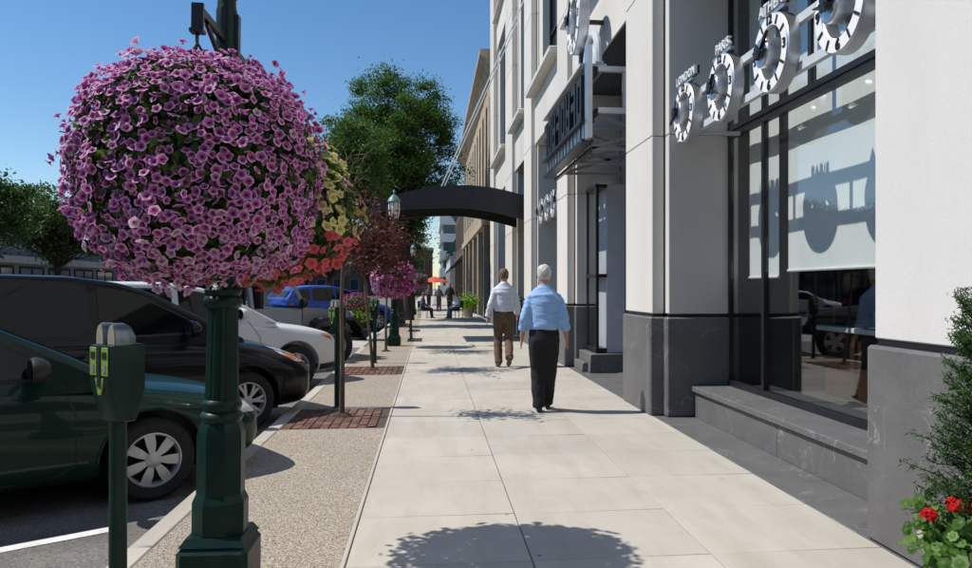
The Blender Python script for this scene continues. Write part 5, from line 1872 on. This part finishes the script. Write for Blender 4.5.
Z = -0.116
def park(x_wheel, y_wheel, halfw):
    """car origin from where its right front wheel stands"""
    p = Vector((x_wheel, y_wheel, Z)) + hn * halfw
    return p
car('dark green sedan with silver seven-spoke wheels parked beside the parking meter', 'car', SEDAN, 'paint_green', park(-2.08, 6.12, 0.755), R(34))
car('black minivan parked between the green sedan and the white crossover', 'van', VAN, 'paint_black', park(-2.10, 8.90, 0.85), HEAD)
car('white crossover with chrome wheels parked beyond the black minivan', 'car', SUV, 'paint_white', park(-2.14, 12.2, 0.84), HEAD)
BLUE = dict(SUV)
BLUE['style'] = 'split'
car('bright blue sport utility vehicle parked past the planter tub', 'car', BLUE, 'paint_blue', park(-1.98, 29.0, 0.84), HEAD)
car('black sedan parked past the bright blue vehicle', 'car', SEDAN, 'paint_black', park(-1.98, 33.0, 0.76), HEAD)
car('silver crossover parked across the road by the dark block', 'car', SUV, 'paint_silver', (-15.5, 24, Z), R(33) + PI, group='cars parked across the road')
car('black crossover parked across the road by the street trees', 'car', SUV, 'paint_black', (-15.5, 32, Z), R(33) + PI, group='cars parked across the road')
car('white sedan parked across the road by the grey block', 'car', SEDAN, 'paint_white', (-15.5, 41, Z), R(33) + PI, group='cars parked across the road')

# boxy open-sided off-roader
def offroader(loc, heading):
    t = thing('off_roader', 'silver boxy off-roader with black flared fenders and black soft top', 'car', loc, heading, 'cars parked nose to the kerb')
    P = 'paint_silver'
    MB().box(-2.95, -0.62, -0.74, 0.74, 0.52, 1.12, 0.03).build('tub', P, t)
    MB().add([(0.58, -0.48, 0.62), (0.58, 0.48, 0.62), (0.58, 0.48, 1.04), (0.58, -0.48, 1.04), (-0.618, -0.70, 0.55), (-0.618, 0.70, 0.55), (-0.618, 0.70, 1.14), (-0.618, -0.70, 1.14)],
             [(0, 1, 2, 3), (7, 6, 5, 4), (0, 4, 5, 1), (1, 5, 6, 2), (2, 6, 7, 3), (3, 7, 4, 0)]).build('hood', P, t, True, False, 20)
    gr_ = MB().box(0.582, 0.63, -0.52, 0.52, 0.60, 1.03, 0.015).build('grille', P, t)
    for k in range(7):
        y = -0.21 + k * 0.07
        MB().box(0.631, 0.634, y - 0.018, y + 0.018, 0.70, 0.98).build('slot', 'clock_black', gr_, False)
    for s in (-1, 1):
        q = Matrix.Translation((0.63, s * 0.37, 0.87)) @ Matrix.Rotation(R(90), 4, 'Y')
        MB().lathe([(0.095, -0.01), (0.095, 0.015), (0.08, 0.025), (0.0, 0.035)], 20, q).build('headlight', 'lens_clear', t)
        # fenders: flat flared arch
        for xw_ in (0, -2.42):
            arch = [(-0.56, 0.52), (-0.42, 0.86), (-0.30, 0.93), (0.40, 0.93), (0.56, 0.80), (0.62, 0.66)]
            inner = [(0.57, 0.64), (0.51, 0.75), (0.38, 0.87), (-0.28, 0.87), (-0.37, 0.82), (-0.50, 0.52)]
            y0_, y1_ = sorted((s * 0.56, s * 0.93))
            MB().prism([(xw_ + a, b) for a, b in arch + inner], y0_, y1_, 'y').build('fender', 'car_black_trim', t, False)
            add_wheel(t, xw_, s, 0.39, 'jeep', 0.80)
        # windscreen frame and roll cage
        MB().bar((-0.56, s * 0.70, 1.12), (-0.86, s * 0.66, 1.72), 0.06).build('screen_pillar', P, t, False)
        MB().bar((-1.62, s * 0.70, 1.12), (-1.68, s * 0.66, 1.74), 0.11, 0.06).build('side_pillar', P, t, False)
        MB().bar((-2.88, s * 0.70, 1.12), (-2.75, s * 0.66, 1.72), 0.07).build('rear_pillar', 'car_black_trim', t, False)
        MB().box(-1.60, -0.66, s * 0.75 - 0.012, s * 0.75 + 0.012, 0.60, 1.10, 0.01).build('door', P, t)
        MB().box(-1.55, -1.40, s * 0.775 - 0.012, s * 0.775 + 0.012, 0.96, 1.0, 0.005).build('door_handle', 'car_black_trim', t)
        MB().lathe([(0.0, -0.03), (0.08, -0.03), (0.1, 0.0), (0.09, 0.05), (0.0, 0.05)], 14, Matrix.Translation((-0.70, s * 0.93, 1.22)) @ Matrix.Rotation(R(-90), 4, 'Y') @ Matrix.Diagonal((0.9, 1.1, 1, 1))).bar((-0.70, s * 0.75, 1.12), (-0.70, s * 0.88, 1.2), 0.03).build('door_mirror', 'car_black_trim', t)
        MB().box(-2.72, -1.76, s * 0.685 - 0.006, s * 0.685 + 0.006, 1.14, 1.68).build('side_window', 'car_glass', t, False)
        MB().box(-1.35, -0.95, s * 0.36 - 0.22, s * 0.36 + 0.22, 0.9, 1.02, 0.04).box(-1.42, -1.30, s * 0.36 - 0.22, s * 0.36 + 0.22, 1.02, 1.52, 0.04).build('seat', 'car_black_trim', t)
    MB().box(-0.90, -0.82, -0.68, 0.68, 1.69, 1.76).build('screen_header', P, t, False)
    MB().add([(-0.575, -0.66, 1.14), (-0.575, 0.66, 1.14), (-0.845, 0.62, 1.69), (-0.845, -0.62, 1.69)], [(0, 1, 2, 3)]).build('windscreen', 'clear_glass', t, False)
    MB().box(-2.86, -0.80, -0.70, 0.70, 1.745, 1.83, 0.03).build('soft_top', 'car_black_trim', t)
    MB().box(0.70, 0.86, -0.75, 0.75, 0.50, 0.68, 0.03).box(0.4, 0.72, -0.4, -0.32, 0.5, 0.6).box(0.4, 0.72, 0.32, 0.4, 0.5, 0.6).build('bumper', 'car_black_trim', t)
    MB().box(-2.8, 0.5, -0.45, 0.45, 0.36, 0.52).build('chassis', 'underbody', t, False)
    MB().box(-0.66, -0.6, -0.7, 0.7, 0.9, 1.16).build('dashboard', 'car_black_trim', t, False)
    tm, rm, bk = wheel_meshes(0.39, 'jeep')
    sp = MB().lathe([(0.23, -0.1), (0.36, -0.1), (0.39, -0.05), (0.39, 0.05), (0.36, 0.1), (0.0, 0.1)], 28, Matrix.Translation((-3.07, 0, 1.0)) @ Matrix.Rotation(R(90), 4, 'Y')).build('spare_wheel', 'tyre', t)
    return t
jp = offroader(park(-2.0, 16.1, 0.86), HEAD)
jp.scale = (1.08, 1.08, 1.08)

# ================================================================== PEOPLE
mat('shirt_white', (0.66, 0.69, 0.76), 0.85, 0, 0.04, 30, 0.2, 200)
mat('shirt_blue', (0.30, 0.48, 0.78), 0.85, 0, 0.04, 30, 0.2, 200)
mat('trouser_brown', (0.13, 0.078, 0.045), 0.9, 0, 0.12, 30, 0.2, 160)
mat('trouser_black', (0.012, 0.012, 0.014), 0.9, 0, 0.12, 30, 0.2, 160)
mat('hair_grey', (0.55, 0.53, 0.50), 0.8, 0, 0.35, 60, 0.8, 130, stretch=(1, 1, 0.3))
mat('hair_brown', (0.17, 0.105, 0.06), 0.8, 0, 0.35, 60, 0.8, 130, stretch=(1, 1, 0.3))
mat('shoe_black', (0.01, 0.01, 0.01), 0.35, 0, 0.1, 20)
mat('shoe_brown', (0.09, 0.055, 0.03), 0.5, 0, 0.1, 20)
mat('cloth_dark', (0.02, 0.02, 0.026), 0.9, 0, 0.1, 20)
mat('cloth_grey', (0.14, 0.13, 0.13), 0.9, 0, 0.1, 20)
mat('cloth_purple', (0.10, 0.05, 0.09), 0.9, 0, 0.1, 20)
mat('cloth_denim', (0.05, 0.075, 0.14), 0.9, 0, 0.1, 20)

def loft(mb, rings, n=18):
    """rings: (centre, rx, ry, tilt dir) -> closed elliptical skin; rx along X, ry along the in-plane other axis"""
    vs = []
    m = len(rings)
    P = [Vector(r[0]) for r in rings]
    for i, (c, rx, ry) in enumerate(rings):
        d = (P[min(i + 1, m - 1)] - P[max(i - 1, 0)]).normalized()
        x = Vector((1, 0, 0)) - d * d.x
        if x.length < 0.2:
            x = Vector((0, 1, 0)) - d * d.y
        x.normalize()
        y = d.cross(x)
        for k in range(n):
            a = 2 * PI * k / n
            vs.append(P[i] + x * rx * math.cos(a) + y * ry * math.sin(a))
    fs = [(i * n + k, i * n + (k + 1) % n, (i + 1) * n + (k + 1) % n, (i + 1) * n + k) for i in range(m - 1) for k in range(n)]
    fs += [tuple(range(n - 1, -1, -1)), tuple((m - 1) * n + k for k in range(n))]
    mb.add(vs, fs)

def organic(name, mb, m, parent, vox, sm=4, amp=0.0, freq=8.0, aniso=(1, 1, 1), seed=0):
    o = mb.build(name, m, parent, False)
    baked(o, [('REMESH', dict(mode='VOXEL', voxel_size=vox)), ('SMOOTH', dict(factor=0.5, iterations=sm))])
    me = o.data
    if amp:
        nr = [v.normal.copy() for v in me.vertices]
        for v, nn in zip(me.vertices, nr):
            q = Vector((v.co.x * aniso[0], v.co.y * aniso[1], v.co.z * aniso[2])) * freq + Vector((seed, 0, 0))
            w = noise.noise(q) + 0.5 * noise.noise(q * 2.1)
            v.co += nn * amp * w
    me.polygons.foreach_set('use_smooth', [True] * len(me.polygons))
    return o

def hand(mb, wrist, d, side):
    """relaxed hand: palm and five separate bent fingers"""
    d = Vector(d).normalized()
    w = Vector(wrist)
    f = Vector((0, 1, 0))
    f = (f - d * f.dot(d)).normalized()      # front of the hand (thumb side)
    s = d.cross(f) * (1 if side > 0 else -1)
    loft(mb, [(w, 0.022, 0.026), (w + d * 0.04, 0.017, 0.038), (w + d * 0.085, 0.016, 0.042), (w + d * 0.10, 0.013, 0.038)], 12)
    for k, L in enumerate((0.070, 0.080, 0.074, 0.058)):
        b = w + d * 0.092 + f * (0.030 - k * 0.021)
        q = b + d * L * 0.5
        e = q + d * L * 0.4 - s * L * 0.22 * (1 if side > 0 else 1) * 0.6
        mb.tube([b - d * 0.02, q, e], [0.0095, 0.009, 0.0075], 8)
    b = w + d * 0.025 + f * 0.024
    mb.tube([b, b + d * 0.03 + f * 0.022, b + d * 0.065 + f * 0.026], [0.012, 0.011, 0.008], 8)

def person(label, loc, rz, H, P, vox=1.0, group=None):
    """standing or walking figure facing +Y in its own frame; P holds pose and clothes"""
    t = thing('person', label, 'person', loc, rz, group)
    k = H / 1.76
    V = lambda *p: Vector(p) * k
    hip_l, hip_r = V(-0.09, 0, 0.90), V(0.09, 0, 0.90)
    kn = {-1: V(*P['knee_l']), 1: V(*P['knee_r'])}
    an = {-1: V(*P['ankle_l']), 1: V(*P['ankle_r'])}
    # trousers
    tr = MB()
    b = P.get('belly', 1.0)
    g_ = P.get('leg', 1.0)
    loft(tr, [(V(0, -.01, 1.02), .160 * k * b, .115 * k * b), (V(0, -.012, .95), .172 * k * b, .125 * k * b), (V(0, -.02, .88), .178 * k, .130 * k), (V(0, -.01, .82), .165 * k, .115 * k)], 24)
    for s in (-1, 1):
        h = V(s * 0.085, -0.008, 0.88)
        loft(tr, [(h, .102 * k * g_, .118 * k), (h.lerp(kn[s], 0.4), .096 * k * g_, .104 * k), (h.lerp(kn[s], 0.8), .084 * k * g_, .088 * k), (kn[s], .080 * k * g_, .084 * k), (kn[s].lerp(an[s], 0.5), .076 * k * g_, .084 * k), (kn[s].lerp(an[s], 0.9), .072 * k * g_, .086 * k), (an[s] + (an[s] - kn[s]).normalized() * 0.03, .070 * k * g_, .090 * k)], 18)
    organic('trousers', tr, P['trousers'], t, 0.014 * vox, 5, 0.008, 7, (1, 1, 1.3), 3)
    # shirt
    sh = MB()
    loft(sh, [(V(0, -.01, 0.985), .158 * k * b, .112 * k * b), (V(0, -.012, 1.02), .180 * k * b, .130 * k * b), (V(0, -.012, 1.10), .182 * k * b, .132 * k * b), (V(0, -.012, 1.22), .190 * k, .130 * k), (V(0, -.015, 1.33), .200 * k, .128 * k),
              (V(0, -.012, 1.40), .186 * k, .112 * k), (V(0, -.008, 1.45), .150 * k, .090 * k), (V(0, -.004, 1.485), .105 * k, .078 * k), (V(0, 0, 1.52), .066 * k, .066 * k)], 26)
    for s, nm in ((-1, 'l'), (1, 'r')):
        a, e, w = V(s * .175, -.01, 1.41), V(*P['elbow_' + nm]), V(*P['wrist_' + nm])
        c = e.lerp(w, P.get('sleeve', 0.55))
        a = V(s * .165, -.01, 1.375)
        loft(sh, [(a - V(s * .06, 0, -.03), .045 * k, .055 * k), (a + V(0, 0, .004), .056 * k, .066 * k), (a.lerp(e, 0.2), .060 * k, .068 * k), (a.lerp(e, 0.55), .060 * k, .066 * k), (e, .060 * k, .062 * k), (e.lerp(c, 0.6), .058 * k, .060 * k), (c, .052 * k, .054 * k)], 16)
    so = organic('shirt', sh, P['shirt'], t, 0.0115 * vox, 7, 0.0105, 7.5, (0.7, 1, 2.3), 7)
    col_ = MB().lathe([(0.062 * k, -0.005), (0.070 * k, 0.0), (0.066 * k, 0.04), (0.060 * k, 0.042), (0.058 * k, 0.0)], 20, Matrix.Translation(V(0, 0.0, 1.488)) @ Matrix.Rotation(R(-12), 4, 'X'), close=True).build('collar', P['shirt'], so)
    for s, nm in ((-1, 'l'), (1, 'r')):
        e, w = V(*P['elbow_' + nm]), V(*P['wrist_' + nm])
        c = e.lerp(w, P.get('sleeve', 0.55))
        d = (w - e).normalized()
        MB().tube([c - d * .035, c - d * .01, c + d * .012], [.056 * k, .060 * k, .057 * k], 14).build('cuff', P['shirt'], so)
    MB().lathe([(0.163 * b, -0.018), (0.168 * b, -0.016), (0.168 * b, 0.016), (0.163 * b, 0.018)], 28, Matrix.Translation(V(0, -.01, .985)) @ Matrix.Diagonal((k, k * 0.72, k, 1)), close=True).build('belt', 'shoe_black', t)
    # body: head with face, neck, forearms, hands
    bo = MB()
    hc = V(0, 0.025, 1.645) + Vector(P.get('head_off', (0, 0, 0)))
    hr = Matrix.Translation(hc) @ Matrix.Rotation(R(P.get('head_turn', 0)), 4, 'Z')
    prof = [(0.0, -0.118), (0.045, -0.112), (0.062, -0.085), (0.070, -0.045), (0.074, 0.0), (0.076, 0.045), (0.070, 0.085), (0.048, 0.108), (0.0, 0.116)]
    bo.lathe(prof, 20, hr @ Matrix.Diagonal((k, k * 1.24, k, 1)))
    bo.lathe([(0, -.02), (.013, -.012), (.015, .0), (.008, .025), (0, .03)], 8, hr @ Matrix.Translation(V(0, .098, -0.02)))      # nose
    for s in (-1, 1):
        bo.lathe([(0, -.006), (.02, -.004), (.024, .002), (0, .008)], 12, hr @ Matrix.Translation(V(s * .076, -.005, -0.005)) @ Matrix.Rotation(R(s * 75), 4, 'Y') @ Matrix.Diagonal((1.35, 1, 1, 1)))
    loft(bo, [(V(0, -.005, 1.42), .062 * k, .060 * k), (V(0, 0.0, 1.50), .056 * k, .058 * k), (V(0, 0.008, 1.58), .054 * k, .058 * k)], 16)
    loft(bo, [(V(0, -.01, 1.0), .12 * k, .08 * k), (V(0, -.01, 1.25), .14 * k, .08 * k), (V(0, -.01, 1.42), .12 * k, .07 * k), (V(0, 0, 1.47), .05 * k, .05 * k)], 14)
    for s, nm in ((-1, 'l'), (1, 'r')):
        a, e, w = V(s * .16, -.01, 1.39), V(*P['elbow_' + nm]), V(*P['wrist_' + nm])
        loft(bo, [(a, .045 * k, .045 * k), (e, .040 * k, .040 * k), (e.lerp(w, .4), .040 * k, .042 * k), (w, .026 * k, .028 * k), (w + (w - e).normalized() * .02, .022 * k, .027 * k)], 12)
        hand(bo, w + (w - e).normalized() * .005, (w - e).normalized() + Vector((0, .1, -.15)), s)
    organic('body', bo, 'skin', t, 0.0065 * vox, 3)
    # eyes, mouth
    fc = MB()
    for s in (-1, 1):
        fc.lathe([(0, -.006), (.012, 0), (0, .006)], 8, hr @ Matrix.Translation(V(s * .030, .088, 0.012)) @ Matrix.Rotation(R(90), 4, 'X'))
    fc.build('eyes', 'clock_black', t)
    # hair: cap over crown, back and sides, with uneven surface
    hm_ = MB()
    hv = []
    sp = lambda q_: math.sin(min(q_, PI)) ** 0.8 if q_ > 0 else 0.0
    for i in range(11):
        ph = PI * i / 10 * 0.67
        for j in range(24):
            th = 2 * PI * j / 24
            front = max(0, math.sin(th))
            phh = ph * (1 - 0.42 * front)
            r_ = 1.0 - 0.17 * (i / 10) ** 2.2 + (0.03 * math.sin(5 * th + 1) if i > 8 else 0)
            phh += 0.10 * noise.noise(Vector((math.cos(th) * 2.5, math.sin(th) * 2.5, 0.3))) * (i / 10) ** 2
            hv.append(hr @ Matrix.Diagonal((k, k, k, 1)) @ Vector((0.095 * r_ * sp(phh) * math.cos(th), 0.114 * r_ * sp(phh) * math.sin(th) - 0.006, 0.128 * math.cos(phh) + 0.004)))
    hf = [(i * 24 + j, i * 24 + (j + 1) % 24, (i + 1) * 24 + (j + 1) % 24, (i + 1) * 24 + j) for i in range(10) for j in range(24)]
    hm_.add(hv, hf)
    inner = [hr @ Matrix.Diagonal((k, k, k, 1)) @ (((hr @ Matrix.Diagonal((k, k, k, 1))).inverted() @ p) * 0.80) for p in hv]
    o0 = len(hm_.v)
    hm_.add(inner, [tuple(reversed(f)) for f in hf])
    hm_.f += [(10 * 24 + j, 10 * 24 + (j + 1) % 24, o0 + 10 * 24 + (j + 1) % 24, o0 + 10 * 24 + j) for j in range(24)]
    organic('hair', hm_, P['hair'], t, 0.008 * vox, 1, 0.006, 30, (1, 1, .5), 2)
    # shoes
    for s, nm in ((-1, 'l'), (1, 'r')):
        a = an[s]
        pitch = R(P.get('toe_' + nm, 0))
        q = Matrix.Translation(a) @ Matrix.Rotation(pitch, 4, 'X')
        so_ = MB()
        z0 = -P.get('ank_h', 0.085) * k
        rings = []
        for (y, w, h) in ((-.085, .026, .05), (-.07, .034, .075), (-.02, .036, .095), (.04, .040, .075), (.10, .046, .055), (.15, .042, .045), (.185, .022, .032)):
            rings.append((Vector((0, y, z0 + h / 2 + .006)) * 1, w, h / 2))
        vs = []
        n = 14
        for c, rx, ry in rings:
            for j in range(n):
                an_ = 2 * PI * j / n
                cz = max(-0.8, math.sin(an_))
                vs.append(q @ Vector((c.x + rx * math.cos(an_) * k, c.y * k, c.z + ry * cz)))
        fs = [(i * n + j, i * n + (j + 1) % n, (i + 1) * n + (j + 1) % n, (i + 1) * n + j) for i in range(len(rings) - 1) for j in range(n)] + [tuple(range(n)), tuple((len(rings) - 1) * n + j for j in range(n))]
        so_.add(vs, fs)
        so_.build('shoe', P['shoes'], t)
    return t

MAN2 = dict(knee_l=(-.075, .05, .50), ankle_l=(-.06, .0, .085), knee_r=(.075, .06, .50), ankle_r=(.055, .22, .10), toe_r=10,
            elbow_l=(-.238, -.05, 1.13), wrist_l=(-.262, .06, .90), elbow_r=(.238, -.06, 1.13), wrist_r=(.275, .03, .90), sleeve=0.55, leg=1.08,
            shirt='shirt_blue', trousers='trouser_black', hair='hair_grey', shoes='shoe_black', belly=1.06, head_turn=8)
person('grey-haired man in light blue shirt and black trousers walking away', (1.37, 9.10, 0), R(-4), 1.77, MAN2)
MAN1 = dict(knee_l=(-.10, .10, .50), ankle_l=(-.10, -.02, .095), toe_l=-6, knee_r=(.08, -.02, .48), ankle_r=(.05, -.30, .20), toe_r=-38,
            elbow_l=(-.245, -.05, 1.14), wrist_l=(-.29, .02, .90), elbow_r=(.245, .02, 1.14), wrist_r=(.27, .17, .95), sleeve=0.92,
            shirt='shirt_white', trousers='trouser_brown', hair='hair_brown', shoes='shoe_brown', belly=1.0, head_turn=-10)
person('brown-haired man in white shirt and brown trousers walking farther ahead', (1.40, 14.4, 0), R(3), 1.86, MAN1)

STAND = dict(knee_l=(-.09, .02, .50), ankle_l=(-.09, .06, .085), knee_r=(.09, .02, .50), ankle_r=(.09, -.10, .085), elbow_l=(-.26, -.03, 1.14), wrist_l=(-.27, .08, .92), elbow_r=(.26, -.03, 1.14), wrist_r=(.27, .08, .92),
             sleeve=0.4, shirt='cloth_dark', trousers='cloth_dark', hair='hair_brown', shoes='shoe_black')
person('distant person dressed all in black standing by the shop fronts', (1.22, 47.5, 0), R(170), 1.82, STAND, 2.6, 'people far down the walk')
person('distant walker in grey top and short dark skirt on the walk', (0.55, 48.5, 0), R(180), 1.68, dict(STAND, shirt='cloth_grey', trousers='cloth_purple', ankle_l=(-.09, .16, .09)), 2.6, 'people far down the walk')
person('faint distant walker in grey beyond the others near the umbrella', (-0.1, 60, 0), R(175), 1.72, dict(STAND, shirt='cloth_grey'), 3, 'people far down the walk')

SIT = dict(STAND, knee_l=(-.11, .42, .90), ankle_l=(-.11, .44, .50), knee_r=(.11, .42, .90), ankle_r=(.12, .48, .50), elbow_l=(-.27, .02, 1.16), wrist_l=(-.18, .24, 1.02), elbow_r=(.27, .02, 1.16), wrist_r=(.18, .24, 1.02))
def cafe_chair(loc, rz, label):
    t = thing('cafe_chair', label, 'chair', loc, rz, None)
    MB().box(-.22, .22, -.22, .22, .42, .45, .01).build('seat', 'black_iron', t)
    MB().box(-.22, .22, -.24, -.215, .5, .85, .01).build('backrest', 'black_iron', t)
    for sx in (-1, 1):
        for sy in (-1, 1):
            MB().bar((sx * .2, sy * .2, 0), (sx * .2, sy * .2, .42 if sy > 0 else .85), .025).build('leg', 'black_iron', t)
for (x, y, rz, c, lab, lab2) in ((1.35, 38.3, R(115), dict(SIT, shirt='shirt_white', trousers='cloth_denim'), 'seated person in white shirt and jeans beside the green pot', 'cafe chair under the person in the white shirt'),
                                 (-0.35, 38.5, R(-100), dict(SIT, shirt='cloth_denim', trousers='cloth_dark'), 'seated person in blue top under the big tree', 'cafe chair under the big tree')):
    o = person(lab, (x, y, -0.415), rz, 1.70, c, 2.6)
    cafe_chair((x, y, 0), rz, lab2)
pp = thing('patio_umbrella', 'red orange patio umbrella open far down the walk', 'umbrella', (0.4, 66, 0))
MB().lathe([(1.25, 2.0), (1.15, 2.08), (0.6, 2.3), (0.0, 2.5)], 8).build('canopy', 'red_canvas', pp, True, False, 15)
MB().lathe([(0.25, 0), (0.25, 0.06), (0.03, 0.08), (0.03, 2.5)], 12).build('pole', 'black_iron', pp)
gp_ = thing('leafy_pot', 'pot of bright green leafy plants at the shop wall', 'planter', (1.95, 39.2, 0))
MB().lathe([(0.22, 0), (0.3, 0.5), (0.33, 0.54), (0.28, 0.54), (0.0, 0.5)], 16).build('pot', 'pot_clay', gp_)
gen = np.random.default_rng(77)
cen = gen.normal(size=(900, 3)) * np.array((0.26, 0.26, 0.22)) + np.array((0, 0, 0.72))
link('foliage', card_mesh('foliage', cen, 0.13, gen, 0.5), 'lime_leaf', gp_)['kind'] = 'stuff'
